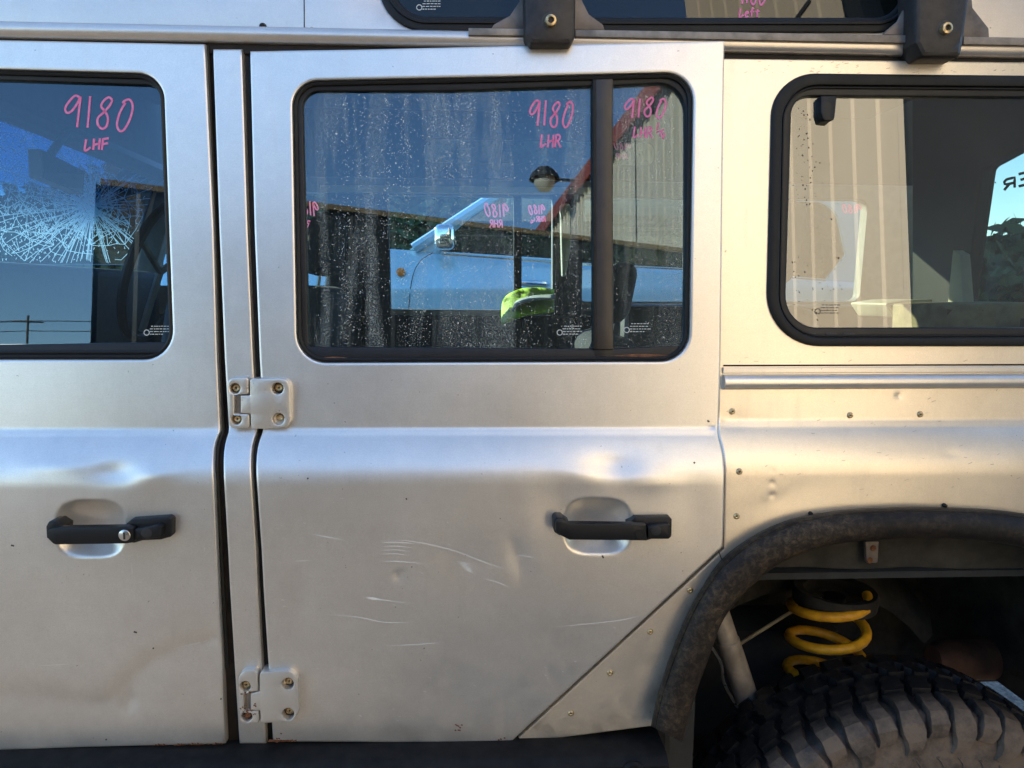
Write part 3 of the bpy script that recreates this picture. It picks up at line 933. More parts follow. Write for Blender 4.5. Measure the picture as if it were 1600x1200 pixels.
# water drops on the wet panes
def drops(pane, poly, n, seed, plane, dens):
    r = np.random.default_rng(seed)
    P = np.array(poly); lo, hi = P.min(0), P.max(0)
    pts = r.uniform(lo, hi, (n, 2)); pts = pts[inside(pts, offset(poly, 2))]
    V = []; F = []
    for x, y in pts:
        if r.random() > dens(x, y): continue
        rad = .00028 + .0006 * r.random() ** 3
        if r.random() < .02: rad *= 1.7
        c = plane(x, y, -.0001); b = len(V)
        for k in range(6):
            a = k * math.pi / 3
            V.append(c + Vector((math.cos(a) * rad, 0, math.sin(a) * rad * 1.15)))
        V.append(c + Vector((0, -rad * .55, rad * .1)))
        for k in range(6): F.append((b + k, b + (k + 1) % 6, b + 6))
    o = link('water_drops', mesh_from(V, F), M['water_drop'], rear_door, 80)
    o['kind'] = 'stuff'
def dn(x, y):
    v = .55 + .35 * math.sin(x * .071 + 1.3 * math.sin(y * .006)) + .25 * math.sin(x * .19 + .8)
    e = min(1, max(.12, (x - 475) / 90)) if y < 320 else .9
    if x > 760 and y < 330: v *= .45
    return max(.06, v * e)
drops(paneA, RA, 15000, 3, R_plane, dn)
drops(paneB, RB, 2000, 4, R_plane, lambda x, y: .75 if y > 400 else .35)
V = []; F = []
r = np.random.default_rng(9)
for i in range(120):
    x, y = (r.normal(1262, 12), r.uniform(165, 320)) if i < 70 else ((r.uniform(1235, 1320), r.uniform(400, 500)) if i < 110 else (r.uniform(1235, 1600), r.uniform(160, 500)))
    if x < 1240: continue
    rad = .0005 + .0009 * r.random() ** 2; c = Q_plane(x, y, -.0001); b = len(V)
    for k in range(6): V.append(c + Vector((math.cos(k * math.pi / 3) * rad, 0, math.sin(k * math.pi / 3) * rad * 1.3)))
    V.append(c + Vector((0, -rad * .4, 0)))
    for k in range(6): F.append((b + k, b + (k + 1) % 6, b + 6))
o = link('dirt_spots', mesh_from(V, F), M['seal_brown'], quarter, 80); o['kind'] = 'stuff'

# ---- pen writing
G = {
 '9': [[(.95, .06), (.62, 0), (.2, .22), (0, .42), (.12, .55), (.42, .48), (.78, .22), (.95, .03), (.86, .45), (.74, 1)]],
 '1': [[(.62, 0), (.5, .4), (.32, 1)]],
 '8': [[(.95, .08), (.72, 0), (.38, .14), (.26, .3), (.5, .46), (.68, .66), (.58, .92), (.28, 1), (.04, .86), (.06, .66), (.42, .48), (.8, .25), (.95, .08)]],
 '0': [[(.55, .1), (.2, .42), (.02, .78), (.16, .99), (.45, .96), (.82, .62), (1, .22), (.82, .0), (.5, .04), (.38, .12)]],
 'L': [[(.22, 0), (.08, .5), (0, .98), (.4, .92), (.85, .72)]],
 'H': [[(.12, 0), (0, 1)], [(.95, 0), (.8, 1)], [(.05, .55), (.88, .45)]],
 'F': [[(.2, 0), (0, 1)], [(.15, .05), (1, 0)], [(.1, .5), (.9, .42)]],
 'R': [[(.2, 0), (.1, .5), (0, 1)], [(.12, .06), (.6, 0), (.85, .2), (.5, .45), (.1, .5)], [(.4, .5), (.7, .75), (.95, 1)]],
 'e': [[(.1, .62), (.6, .55), (.75, .42), (.45, .34), (.1, .6), (.25, .95), (.8, .85)]],
 'f': [[(.9, .1), (.55, .02), (.4, .3), (.3, 1)], [(.05, .45), (.85, .4)]],
 't': [[(.5, .1), (.4, .6), (.35, 1)], [(0, .4), (.95, .32)]],
 '/': [[(1, 0), (0, 1)]],
 '4': [[(.5, 0), (.05, .6), (.9, .55)], [(.65, .3), (.55, 1)]],
 '¼': [[(.2, 0), (.1, .45)], [(.0, .6), (.8, .42)], [(.6, .5), (.4, .8), (.95, .78)], [(.8, .6), (.72, 1)]],
}
def write(text, x0, y0, x1, y1, surf, width, parent, extra=-.0006, mirror=False, slant=0.0, name='marker_writing', gap=.22, mat='marker_pink'):
    n = len(text)
    wid = {'1': .55, '/': .5, '¼': .8}
    tot = sum(wid.get(c, 1) for c in text) + gap * (n - 1)
    sx = (x1 - x0) / tot; cx = 0; st = []
    for c in text:
        w = wid.get(c, 1)
        dy = random.uniform(-.06, .06)
        for s in G[c]:
            pts = [(cx + p[0] * w, p[1] + dy) for p in s]
            P = smooth_line([Vector((a, b)) for a, b in pts], 5) if len(pts) > 2 else [Vector(q) for q in split(pts, .2, False)]
            q = []
            for v in P:
                u = v.x * sx; 
                if mirror: u = (x1 - x0) - u
                q.append((x0 + u, y0 + v.y * (y1 - y0) + slant * u))
            st.append(q)
        cx += w + gap
    return link(name, ribbon_mesh(st, surf, width, extra), M[mat], parent, None)
write('9180', 93, 146, 200, 196, F_plane, 3.6, front_door, slant=.03)
write('LHF', 124, 213, 162, 231, F_plane, 3.6, front_door, slant=-.05)
write('9180', 829, 152, 897, 192, R_plane, 3.4, rear_door, slant=.02)
write('LHR', 846, 206, 878, 226, R_plane, 3.2, rear_door)
write('9180', 979, 148, 1044, 178, R_plane, 3.2, rear_door)
write('LHR', 993, 194, 1023, 211, R_plane, 2.6, rear_door)
write('¼', 1029, 188, 1044, 214, R_plane, 2.4, rear_door)

# small etched maker's marks in the glass corners
def etch(x, y, surf, parent, w=26, dark=False):
    st = []
    rr = random.Random(int(x * 7 + y))
    for i in range(4):
        u = x + (0 if i < 1 else -2)
        while u < x + w - (8 if i == 3 else 0) * rr.random():
            l = rr.uniform(2.0, 5.0); st.append([(u, y + i * 4.2), (u + l, y + i * 4.2)]); u += l + rr.uniform(.8, 1.6)
    st.append([tuple(p) for p in circle(x - 7, y + 10, 4.2, 14)] + [(x - 2.8, y + 10)])
    link('etched_mark', ribbon_mesh(st, surf, 1.3, -.0004), M['chip' if dark else 'mark_etch'], parent, None)
etch(229, 509, F_plane, front_door); etch(883, 509, R_plane, rear_door); etch(989, 505, R_plane, rear_door); etch(1288, 476, Q_plane, quarter, 24, True)

# ---- scratches, chips
def stuff(o): o['kind'] = 'stuff'
def sm(*p): return [tuple(v) for v in smooth_line([Vector(q) for q in p], 6)]
scr = [sm((593, 844), (640, 845), (700, 858), (760, 880), (810, 895)), sm((596, 877), (625, 877), (664, 881)), sm((757, 905), (775, 909), (797, 918)),
       sm((567, 932), (590, 936), (646, 943)), sm((572, 935), (600, 937)), sm((600, 1009), (650, 1007), (700, 1003)),
       sm((505, 960), (560, 964), (600, 972), (650, 972)), sm((860, 980), (960, 970), (1000, 962)), sm((485, 834), (540, 844)), sm((460, 877), (488, 875)), sm((810, 868), (835, 871))]
stuff(link('scratches', ribbon_mesh([[(712 + i * 3, 878 + i * 2.5), (724 + i * 2, 880 + i * 2.7), (737 + i * 1.0, 882 + i * 3.0)] for i in range(6)] + [[(571, 932), (584, 934), (597, 936)], [(574, 935.5), (588, 937), (602, 938)]], S_rear, 1.2, -.0004, True), M['scratch'], rear_door, None))
for i in range(4): scr.append(sm((594, 848 + 6 * i), (620, 847 + 6 * i), (650 - 5 * i, 850 + 6 * i)))
stuff(link('scratches', ribbon_mesh(scr, S_rear, 1.15, -.0004, True), M['scratch'], rear_door, None))
rr = random.Random(5)
ch = []
for i in range(55):
    x, y = rr.uniform(420, 1110), rr.uniform(760, 1140)
    if y > 860 + (1130 - x) * .9: continue
    ch.append([(x, y), (x + rr.uniform(1, 5), y + rr.uniform(-1, 2))])
stuff(link('scuffs', ribbon_mesh(ch, S_rear, 1.2, -.0004), M['scratch'], rear_door, None))
stuff(link('paint_chips', ribbon_mesh([[(1105, 657), (1108.5, 659)], [(1084, 722), (1086, 724)], [(480, 747), (482, 748)], [(634, 780), (636, 779)], [(941, 868), (943, 872)]], S_rear, 2.6, -.0004), M['chip'], rear_door, None))
sf = [sm((206, 880), (206.5, 892), (206, 899)), sm((318, 853), (320, 858), (318, 864)), sm((60, 1040), (110, 1038)), sm((270, 1015), (325, 1003)), sm((315, 1092), (330, 1087), (343, 1084))]
for i in range(28):
    x, y = rr.uniform(5, 330), rr.uniform(760, 1150); sf.append([(x, y), (x + rr.uniform(1, 5), y + rr.uniform(-2, 2))])
stuff(link('scratches', ribbon_mesh(sf, S_front, 1.1, -.0004, True), M['scratch'], front_door, None))
stuff(link('paint_chips', ribbon_mesh([[(209, 987), (214, 988.5)], [(17, 852), (22, 853)], [(238, 1013), (240, 1014)], [(344, 1092), (346, 1093)], [(164, 1156), (166, 1157)]], S_front, 2.6, -.0004), M['chip'], front_door, None))
cq = []
for i in range(90):
    x, y = rr.uniform(1140, 1600), rr.choice([rr.uniform(95, 118), rr.uniform(545, 780)]); cq.append([(x, y), (x + rr.uniform(1, 7), y + rr.uniform(-3, 1))])
stuff(link('scuffs', ribbon_mesh(cq, S_quart, .9, -.0004), M['shock'], quarter, None))
patch = [(1134, 722), (1138, 714), (1150, 709), (1160, 703), (1165, 706), (1164, 713), (1152, 720), (1144, 724), (1137, 728)]
rs = []
for i in range(26):
    rs.append([(440 + rr.gauss(0, 10), 1158 + rr.uniform(-2, 0)), (446 + rr.gauss(0, 9), 1158)])
for (cx, cy_, n_) in ((431, 1153, 5), (782, 1157, 6), (716, 1135, 8)):
    for i in range(n_):
        x, y = cx + rr.gauss(0, 4), cy_ + rr.gauss(0, 4); rs.append([(x, y), (x + 2.5, y + 1)])
stuff(link('rust_specks', ribbon_mesh(rs, S_rear, 2.0, -.0005), M['rust'], rear_door, None))
rs = []
for i in range(30):
    x = rr.uniform(240, 345); rs.append([(x, 1165.5 - (x - 240) * .028 + rr.uniform(-3, 0)), (x + rr.uniform(2, 6), 1165 - (x - 240) * .028)])
stuff(link('rust_specks', ribbon_mesh(rs, S_front, 1.6, -.0005), M['rust'], front_door, None))

# ---- gutter and roof side
def gut(x): return 47.5 + 32.0 * x / 1600
gp = [U(x, gut(x), .107) for x in range(-480, 2100, 60)]
gprof = [(-.0130 * math.sin(a), .0130 * math.cos(a)) for a in [math.pi * i / 12 for i in range(13)]] + [(.02, -.010), (.02, .016)]
gutter = link('roof_gutter', sweep_mesh(gp, gprof), M['paint_roof'], car, 50)
link('gutter_channel', sweep_mesh([p + Vector((0, .012, -.017)) for p in gp], [(-.010, -.010), (-.010, .006), (.02, .006), (.02, -.010)]), M['seal_brown'], gutter, 30)
rz = U(700, 52, .112)
RN = Vector((0, -1, .22)).normalized()
Roof_s = lambda x, y, e=0.0: UP(x, y, rz, RN) + Vector((0, e, 0))
hole_a = arc_poly([(592, -170, 50), (1440, -165, 50), (1424, 48, 62), (1000, 48), (597, 46, 72)], 12)
def gl_(x): return 36.5 + 31.5 * x / 1600
roof_side = panel('roof_side', split([(-480, -190), (2100, -150), (2100, gl_(2100)), (1600, gl_(1600)), (800, gl_(800)), (0, gl_(0)), (-480, gl_(-480))], 40), [hole_a], Roof_s, M['paint_roof'], car, rim=2, thick=.01)
panel('window_seal', offset(hole_a, -4), [offset(hole_a, 20)], off_surf(Roof_s, -.006), M['rubber'], roof_side, rim=5, thick=.014)
panel('seal_lip', offset(hole_a, 7), [offset(hole_a, 12)], off_surf(Roof_s, -.0095), M['rubber'], roof_side, rim=2, thick=.008)
panel('window_glass', offset(hole_a, 17), [], off_surf(Roof_s, .002), M['glass_alpine'], roof_side, rim=.4, thick=.004, smooth=None)
link('panel_joint', ribbon_mesh([[(474.5, -180), (475, -60), (475.5, 46)]], Roof_s, 1.6, -.0006), M['seal_brown'], roof_side, None)
p = Roof_s(411, 42); link('drain_plug', lathe_mesh([(.0001, -.006), (.004, -.0055), (.0058, -.002), (.006, .002)], 14, p), M['rubber'], roof_side)
p = Roof_s(487, 45); link('rivet', lathe_mesh([(.0001, -.003), (.002, -.0028), (.0034, .001)], 10, p), M['screw'], roof_side)
AGL = off_surf(Roof_s, .002)
write('9180', 1152, -22, 1198, 6, AGL, 3.0, roof_side)
write('Left', 1156, 12, 1188, 26, AGL, 2.6, roof_side, gap=.12)
etch(662, 1, AGL, roof_side)
ztop = Roof_s(800, -180).z; ytop = Roof_s(800, -180).y
YF = 1.56
link('roof_top', join_meshes([box_mesh(-1.12, 1.45, ytop - .01, YF - ytop + .09, ztop - .012, ztop + .012, .01)]), M['paint_roof'], car)
link('roof_lining', box_mesh(-1.08, 1.40, ytop + .03, YF - .12, ztop - .05, ztop - .02), M['lining'], car, None)

# ---- sill bar
sb = [U(x, 1212 - 22 * (x / 1040), -.010) for x in (-480, 0, 500, 1000, 1038)]
sill = link('side_step', sweep_mesh(sb, [(-.018, .020), (-.028, .012), (-.030, -.050), (-.022, -.060), (.06, -.060), (.06, .024), (-.010, .024)]), M['sill_black'], car, 30)
p = U(990, 1206, -.041); link('step_plug', lathe_mesh([(.0001, -.004), (.014, -.004), (.018, 0), (.018, .004)], 18, p), M['sill_black'], sill)

# ------------------------------------------------------------------ wheel, suspension, wheel well (parts of the vehicle)
WX, WZ, WR = 0.825, 0.345, 0.430
YN, YFAR = 0.022, 0.262
YC = (YN + YFAR) / 2; HW = (YFAR - YN) / 2
def tyre_profile():
    """(radius, y) from near bead over the crown to far bead"""
    half = []
    for r, y in ((.21, .034), (.24, .016), (.28, .004), (.315, .000), (.35, .003), (.378, .010)): half.append((r, YN + y))
    for i in range(6):
        a = math.pi / 2 * i / 5
        half.append((.385 + .026 * math.sin(a), YN + .013 + .022 * (1 - math.cos(a))))
    crown = [(.4125, YN + .06), (.414, YC)]
    pts = half + crown
    return pts + [(r, 2 * YC - y) for r, y in pts[-2::-1]]
TP = tyre_profile()
wheel = thing('wheel', 'x', 'x', (WX, YC, WZ)); del wheel['label']; del wheel['category']
wheel.parent = car; wheel.location = WLOC[wheel] - WLOC[car]
tyre = link('tyre', lathe_mesh(TP, 96, (WX, 0, WZ)), M['tyre_rubber'], wheel, 50)
TPv = [Vector(p) for p in TP]
TL = [0]
for a, b in zip(TPv[:-1], TPv[1:]): TL.append(TL[-1] + (b - a).length)
def tp(w):
    """point and outward normal at arc length w from the near bead"""
    w = max(0, min(TL[-1] - 1e-6, w)); j = 0
    while TL[j + 1] < w: j += 1
    t = (w - TL[j]) / (TL[j + 1] - TL[j]); p = TPv[j].lerp(TPv[j + 1], t)
    a = TPv[max(j - 1, 0)]; b = TPv[min(j + 2, len(TPv) - 1)]
    d = (b - a).normalized()
    n = Vector((-d.y, d.x))
    n = Vector((d.y, -d.x))
    if n.dot(p - Vector((.30, YC))) < 0: n = -n
    return p, n
def lug_mesh(st, h, inset=.0015):
    """tread lug: stations (w, s_left, s_right) wrapped over the tyre"""
    V = []; F = []
    n = len(st)
    for i, (w, a, b) in enumerate(st):
        wi = w + (inset if i == 0 else (-inset if i == n - 1 else 0))
        p, nm = tp(w); pt, nt = tp(wi)
        hh = h if not isinstance(h, (list, tuple)) else h[i]
        for s_, lift, pp, nn in ((a, -.003, p, nm), (a + inset, hh, pt, nt), (b - inset, hh, pt, nt), (b, -.003, p, nm)):
            q = pp + nn * lift; an = s_ / WR
            V.append((q.x * math.sin(an), q.y - YC, q.x * math.cos(an)))
    for i in range(n - 1):
        for j in range(3): F.append((i * 4 + j, i * 4 + j + 1, (i + 1) * 4 + j + 1, (i + 1) * 4 + j))
    F.append((0, 1, 2, 3)); F.append(tuple((n - 1) * 4 + j for j in (3, 2, 1, 0)))
    bm = bmesh.new(); bm.from_mesh(mesh_from(V, F))
    me = from_bm(bm); me.materials.append(M['tyre_rubber']); return me
NL = 52
pit = 2 * math.pi * WR / NL
w0 = TL[6]; wm = TL[-1] / 2; wE = TL[-1]
def st_line(ws, f): return [(w, *f(w)) for w in ws]
def span(a, b, n): return [a + (b - a) * i / (n - 1) for i in range(n)]
lugA = lug_mesh([(w, -.43 * pit + .005 * math.sin(i * 1.3) + .10 * pit * (i / 8), .33 * pit - .005 * math.cos(i * 1.1) + .08 * pit * (i / 8)) for i, w in enumerate(span(w0 - .040, w0 + .070, 9))], [.005, .010, .014, .016, .016, .016, .016, .016, .015])
lugB = lug_mesh([(w, -.42 * pit + .16 * pit * (i / 6) + .003 * (i % 2), .28 * pit + .12 * pit * (i / 6) + .005 * math.sin(i)) for i, w in enumerate(span(w0 - .014, w0 + .062, 7))], [.006, .012, .016, .016, .016, .016, .015])
lugC = lug_mesh([(w, -.50 * pit + .42 * pit * i / 4 - .006 * (i % 2), .26 * pit + .26 * pit * i / 4 + .004 * (i % 2)) for i, w in enumerate(span(w0 + .074, wm - .002, 5))], .016)
lugD = lug_mesh([(w, -.10 * pit - .30 * pit * i / 4 + .006 * (i % 2), .56 * pit - .22 * pit * i / 4 - .004 * (i % 2)) for i, w in enumerate(span(wm + .006, wE - (w0 + .074), 5))], .016)
lugE = lug_mesh([(w, -.40 * pit + .2 * pit * i / 6, .34 * pit + .16 * pit * i / 6) for i, w in enumerate(span(wE - (w0 + .068), wE - (w0 - .03), 7))], .012)
ribF = lug_mesh([(w, -.20 * pit + .012 * math.sin(i * .9), .02 * pit + .010 * math.sin(i * .9 + .5)) for i, w in enumerate(span(w0 - .085, w0 - .046, 5))], .0035, .0015)
for i in range(NL):
    an = 2 * math.pi * i / NL
    for k, (me, da) in enumerate(((lugA if i % 2 else lugB, 0), (lugC, .3), (lugD, .65), (lugE, .1), (ribF, .2))):
        for jj in ((0, .5) if k == 0 and False else (0,)):
            o = bpy.data.objects.new('tread_block' if k < 4 else 'sidewall_rib', me); COL.objects.link(o); o.parent = wheel
            o.rotation_euler = (0, an + (da + jj) * pit / WR + random.uniform(-.004, .004), 0); WLOC[o] = WLOC[wheel]
rim = link('wheel_rim', lathe_mesh([(.05, YN + .05), (.07, YN + .035), (.15, YN + .06), (.185, YN + .05), (.195, YN + .028), (.205, YN + .030), (.205, YN + .20), (.18, YN + .20)], 48, (WX, 0, WZ)), M['steel'], wheel, 40)
link('hub_cap', lathe_mesh([(.0001, YN + .02), (.04, YN + .025), (.05, YN + .05)], 24, (WX, 0, WZ)), M['rubber'], wheel)

# inner wheel well
zc = U(1400, 888, .10).z
zb = U(1560, 1052, .66).z
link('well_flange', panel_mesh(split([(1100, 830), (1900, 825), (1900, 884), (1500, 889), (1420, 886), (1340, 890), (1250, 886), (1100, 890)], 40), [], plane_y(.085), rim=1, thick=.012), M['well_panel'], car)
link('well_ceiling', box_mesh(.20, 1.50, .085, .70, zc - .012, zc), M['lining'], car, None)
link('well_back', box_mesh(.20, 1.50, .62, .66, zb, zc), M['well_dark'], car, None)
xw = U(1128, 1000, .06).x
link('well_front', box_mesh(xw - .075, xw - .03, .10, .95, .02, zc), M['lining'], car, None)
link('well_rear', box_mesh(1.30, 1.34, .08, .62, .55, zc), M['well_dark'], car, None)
# rounded inner wheel house
V = []; F = []
for i in range(13):
    a = math.pi * (.22 + .56 * i / 12)
    for (yy, rr_) in ((.44, .40), (.445, .43), (.50, .47), (.62, .50)):
        V.append((.78 - rr_ * math.cos(a) * .95, yy, .42 + rr_ * math.sin(a)))
for i in range(12):
    for j in range(3): F.append((i * 4 + j, i * 4 + j + 1, (i + 1) * 4 + j + 1, (i + 1) * 4 + j))
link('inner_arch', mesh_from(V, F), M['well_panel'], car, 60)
br = slab('well_bracket', arc_poly([(1352, 846, 2), (1374, 846, 2), (1372, 880, 3), (1354, 880, 3)], 3), .068, .006, M['rack_plate'], car, rim=2)
for (x, y) in ((1365, 857), (1360, 876)):
    p = U(x, y, .066); link('bracket_hole', lathe_mesh([(.0001, 0), (.004, -.0005), (.0058, .001)], 12, p), M['rust'], car)
# coil spring in its cup
sc0 = U(1293, 978, .36)
helix = []
R0, PIT = .079, .074
for i in range(112):
    a = i * 2 * math.pi / 24
    helix.append(sc0 + Vector((R0 * math.cos(a + 2.2), R0 * math.sin(a + 2.2), -.265 + PIT * a / (2 * math.pi))))
link('coil_spring', tube_mesh(helix, .0108, 10), M['spring_yellow'], car, 60)
cc = U(1304, 930, .37)
link('spring_seat', lathe_mesh([(.066, .012), (.086, .016), (.091, .008), (.087, -.018), (.074, -.022), (.068, -.012)], 30, cc, 'Z', True), M['well_dark'], car, 50)
link('bump_stop', lathe_mesh([(.0001, -.06), (.018, -.06), (.022, -.02), (.024, .0), (.0001, .0)], 16, cc, 'Z'), M['rubber'], car)
a, b = U(1122, 955, .27), U(1170, 1100, .27)
link('shock_absorber', tube_mesh([a, a.lerp(b, .3), a.lerp(b, .31), b], [.0225, .0225, .0245, .0245], 20), M['shock'], car, 40)
a, b = U(1108, 1005, .16), U(1152, 1105, .22)
link('brake_line', tube_mesh(smooth_line([a, a.lerp(b, .3) + Vector((.006, 0, 0)), a.lerp(b, .6) - Vector((.005, 0, 0)), b], 5), .0028, 6), M['steel'], car)
slab('dark_filler', [(1030, 985), (1310, 985), (1310, 1230), (1030, 1230)], .48, .25, M['lining'], car, rim=6)  # dark block added to fill the gap beside the tyre with shade
link('rear_axle', tube_mesh([(.66, .30, .385), (.66, 1.35, .385)], .055, 18), M['well_dark'], car)
a, b = U(1150, 1010, .42), U(1245, 950, .42)
link('stay_rod', tube_mesh([a, b], .004, 6), M['shelf_tan'], car)
a = U(1565, 1028, .52)
ex = lathe_mesh([(.0001, -.30), (.035, -.30), (.050, -.27), (.052, 0), (.050, .27), (.035, .30), (.0001, .30)], 24, (a.x + .12, a.y, a.z), 'X')
link('exhaust_muffler', ex, M['exhaust'], car)
link('chassis_rail', box_mesh(-1.2, 1.45, .70, .78, .62, .74, .008), M['well_dark'], car)
link('floor_pan', box_mesh(-1.25, .28, .06, YF - .02, .80, .83), M['well_dark'], car, None)
link('load_floor', box_mesh(.24, 1.42, .12, YF - .02, 1.13, 1.16), M['trim_black'], car, None)

# ------------------------------------------------------------------ inside and far side of the vehicle
def far(Y): return plane_y(Y)
fo = [(440, 275), (1500, 291), (1500, 540), (1180, 700), (60, 700), (190, 500), (215, 410), (252, 272)]
h_a = arc_poly([(276, 296, 6), (505, 300, 4), (514, 446, 4), (236, 446, 6)], 4)
h_b = arc_poly([(604, 304, 4), (864, 308, 6), (863, 485, 6), (607, 483, 6)], 4)
h_c = arc_poly([(912, 309, 10), (1357, 312, 14), (1343, 471, 14), (905, 471, 10)], 6)
far_side = panel('far_side', split(fo, 40), [h_a, h_b, h_c], far(1.53), M['trim_grey'], car, rim=2, thick=.05)
for i, h in enumerate((h_a, h_b, h_c)):
    panel('far_window_glass', offset(h, -3), [], far(1.555), M['glass_far'], far_side, rim=.4, thick=.004, smooth=None)
slab('far_divider', [(803, 306), (815, 306), (815, 487), (803, 487)], 1.53, .03, M['rubber'], far_side, rim=1)
slab('far_header', [(500, 289), (930, 293), (930, 303), (500, 300)], 1.50, .03, M['trim_cream'], far_side, rim=1.5)
slab('far_pillar_sunlit', arc_poly([(876, 318, 4), (891, 318, 4), (893, 380, 6), (884, 432, 4), (879, 432, 3)], 4), 1.44, .04, M['trim_cream'], far_side, rim=2)  # cream strip paints the sunlight falling on the far pillar
slab('far_pillar', [(514, 296), (606, 300), (612, 560), (516, 560)], 1.515, .03, M['trim_black'], far_side, rim=3)
slab('far_pillar', [(864, 300), (912, 302), (908, 560), (864, 560)], 1.515, .03, M['trim_black'], far_side, rim=3)
link('far_sill', box_mesh(-1.2, 1.42, 1.50, 1.56, .62, 1.42), M['trim_black'], car, None)
fr = split([(250, 60), (1520, 80), (1440, 296), (300, 284)], 40)
h_d = arc_poly([(663, 217, 16), (1022, 223, 12), (1022, 258, 12), (663, 254, 16)], 5)
Fr_s = lambda x, y, e=0.0: UP(x, y, U(800, 290, 1.54), Vector((0, -1, -.22)).normalized()) + Vector((0, e, 0))
fr_o = panel('far_roof_side', fr, [h_d], Fr_s, M['lining'], car, rim=1, thick=.012)
panel('far_roof_glass', offset(h_d, -2), [], off_surf(Fr_s, .008), M['glass_far_dark'], fr_o, rim=.3, thick=.004, smooth=None)
a, b = U(782, 205, 1.2), U(775, 262, 1.35)
link('roof_strap', tube_mesh([a, b], .014, 8), M['trim_black'], car)
# writing on the far panes, seen from behind
fg = far(1.553)
write('9180', 757, 319, 794, 339, fg, 2.2, far_side, mirror=True)
write('RHR', 765, 343, 785, 355, fg, 2.0, far_side, mirror=True)
write('9180', 826, 321, 851, 335, fg, 2.0, far_side, mirror=True)
write('RHR', 838, 338, 852, 347, fg, 1.6, far_side, mirror=True)
write('¼', 828, 339, 836, 349, fg, 1.5, far_side, mirror=True)
write('9180', 462, 315, 497, 337, fg, 2.2, far_side, mirror=True)
write('RHF', 462, 345, 486, 356, fg, 2.0, far_side, mirror=True)
write('9180', 1316, 320, 1345, 333, fg, 2.0, far_side, mirror=True)
write('Right', 1318, 345, 1334, 354, fg, 1.8, far_side, mirror=True) if False else None
frg = off_surf(Fr_s, .006)
write('9180', 960, 221, 986, 234, frg, 2.0, fr_o, mirror=True)
write('RHR', 962, 239, 980, 248, frg, 1.8, fr_o, mirror=True)

# front: cracked windscreen, header, far pillar, mirror, dash, steering wheel
wa, wb = UX(0, 166, -1.13), UX(252, 277, -1.13)
wc, wd = UX(208, 412, -1.34), UX(0, 412, -1.34)
wn_ = (wb - wa).cross(wc - wa).normalized()
if wn_.x < 0: wn_ = -wn_
W_s = lambda x, y, e=0.0: UP(x, y, wa, wn_) + wn_ * e
scr_out = [W_s(-150, 110), W_s(252, 277), W_s(206, 414), W_s(-150, 414)]
def quad_slab(q, n, th):
    bm = bmesh.new(); a_ = [bm.verts.new(p) for p in q]; b_ = [bm.verts.new(p - n * th) for p in q]
    bm.faces.new(a_); bm.faces.new(b_[::-1])
    for i in range(4): bm.faces.new((a_[i], a_[(i + 1) % 4], b_[(i + 1) % 4], b_[i]))
    return from_bm(bm)
screen = link('windscreen', quad_slab(scr_out, wn_, .006), M['glass_screen'], car, None)
rc = random.Random(21)
cr = []
def crack(x, y, ang, L, wob=.25, step=7):
    pts = [(x, y)]; a_ = ang
    while L > 0:
        a_ += rc.uniform(-wob, wob); x += math.cos(a_) * step; y += math.sin(a_) * step; L -= step
        if y > 411 or y < 168 + x * .44 or x > 244 - (y - 277) * .27 or x < -120: break
        pts.append((x, y))
    if len(pts) > 1: cr.append(pts)
wp = [(143 + rc.gauss(0, 1) * s_, 322 + rc.gauss(0, 1) * s_ * .8) for s_ in [14] * 40 + [30] * 60 + [60] * 60] + [(15 + rc.gauss(0, 16), 190 + rc.gauss(0, 18)) for _ in range(45)] + [(rc.uniform(-60, 110), rc.uniform(175, 408)) for _ in range(95)]
wp = [p for p in wp if p[1] < 410 and p[1] > 172 + p[0] * .44 and p[0] < 240 - (p[1] - 277) * .27]
wv, we, wf, _a, _b, _c = geometry.delaunay_2d_cdt([Vector(p) for p in wp], [], [], 0, 1e-5)
for a_, b_ in we:
    p, q = wv[a_], wv[b_]; L = (q - p).length
    if L > 60 or rc.random() < .38: continue
    cr.append([(p.x, p.y), (p.x * .5 + q.x * .5 + rc.gauss(0, L * .06), p.y * .5 + q.y * .5 + rc.gauss(0, L * .06)), (q.x, q.y)])
for i in range(130):
    a_ = rc.uniform(0, 2 * math.pi)
    L0 = rc.uniform(6, 26)
    crack(143 + math.cos(a_) * L0 * rc.uniform(.1, 1), 322 + math.sin(a_) * L0 * rc.uniform(.1, 1), a_ + rc.gauss(0, .1), rc.choice([30, 45, 60, 90, 120, 150]), .05)
for i in range(12):
    crack(143 + rc.gauss(0, 60), 318 + rc.gauss(0, 45), rc.uniform(0, 6.3), rc.uniform(15, 45), .4, 5)
for i in range(10):
    crack(rc.uniform(-5, 70), rc.uniform(170, 400), rc.choice([.55, -.9, .1, 2.2]) + rc.gauss(0, .25), rc.uniform(30, 90), .25)
for rad in (14, 22, 32, 44, 58, 74, 92, 112, 134, 150):
    for k in range(15):
        a0 = rc.uniform(0, 6.3); n_ = rc.randint(2, 5)
        seg = [(143 + rad * math.cos(a0 + j * .12) * rc.uniform(.95, 1.05), 322 + rad * math.sin(a0 + j * .12) * rc.uniform(.95, 1.05)) for j in range(n_)]
        if all(y < 410 and y > 172 + x * .44 and x < 240 - (y - 277) * .27 for x, y in seg): cr.append(seg)
for i in range(10):
    x0_, y0_ = rc.uniform(-10, 60), rc.uniform(175, 300)
    crack(x0_, y0_, rc.choice([.62, .5, 2.3, 1.2]) + rc.gauss(0, .12), rc.uniform(40, 130), .16, 9)
o = link('glass_cracks', ribbon_mesh(cr, W_s, .8, .001), M['crack_white'], screen, None); o['kind'] = 'stuff'
cl = []
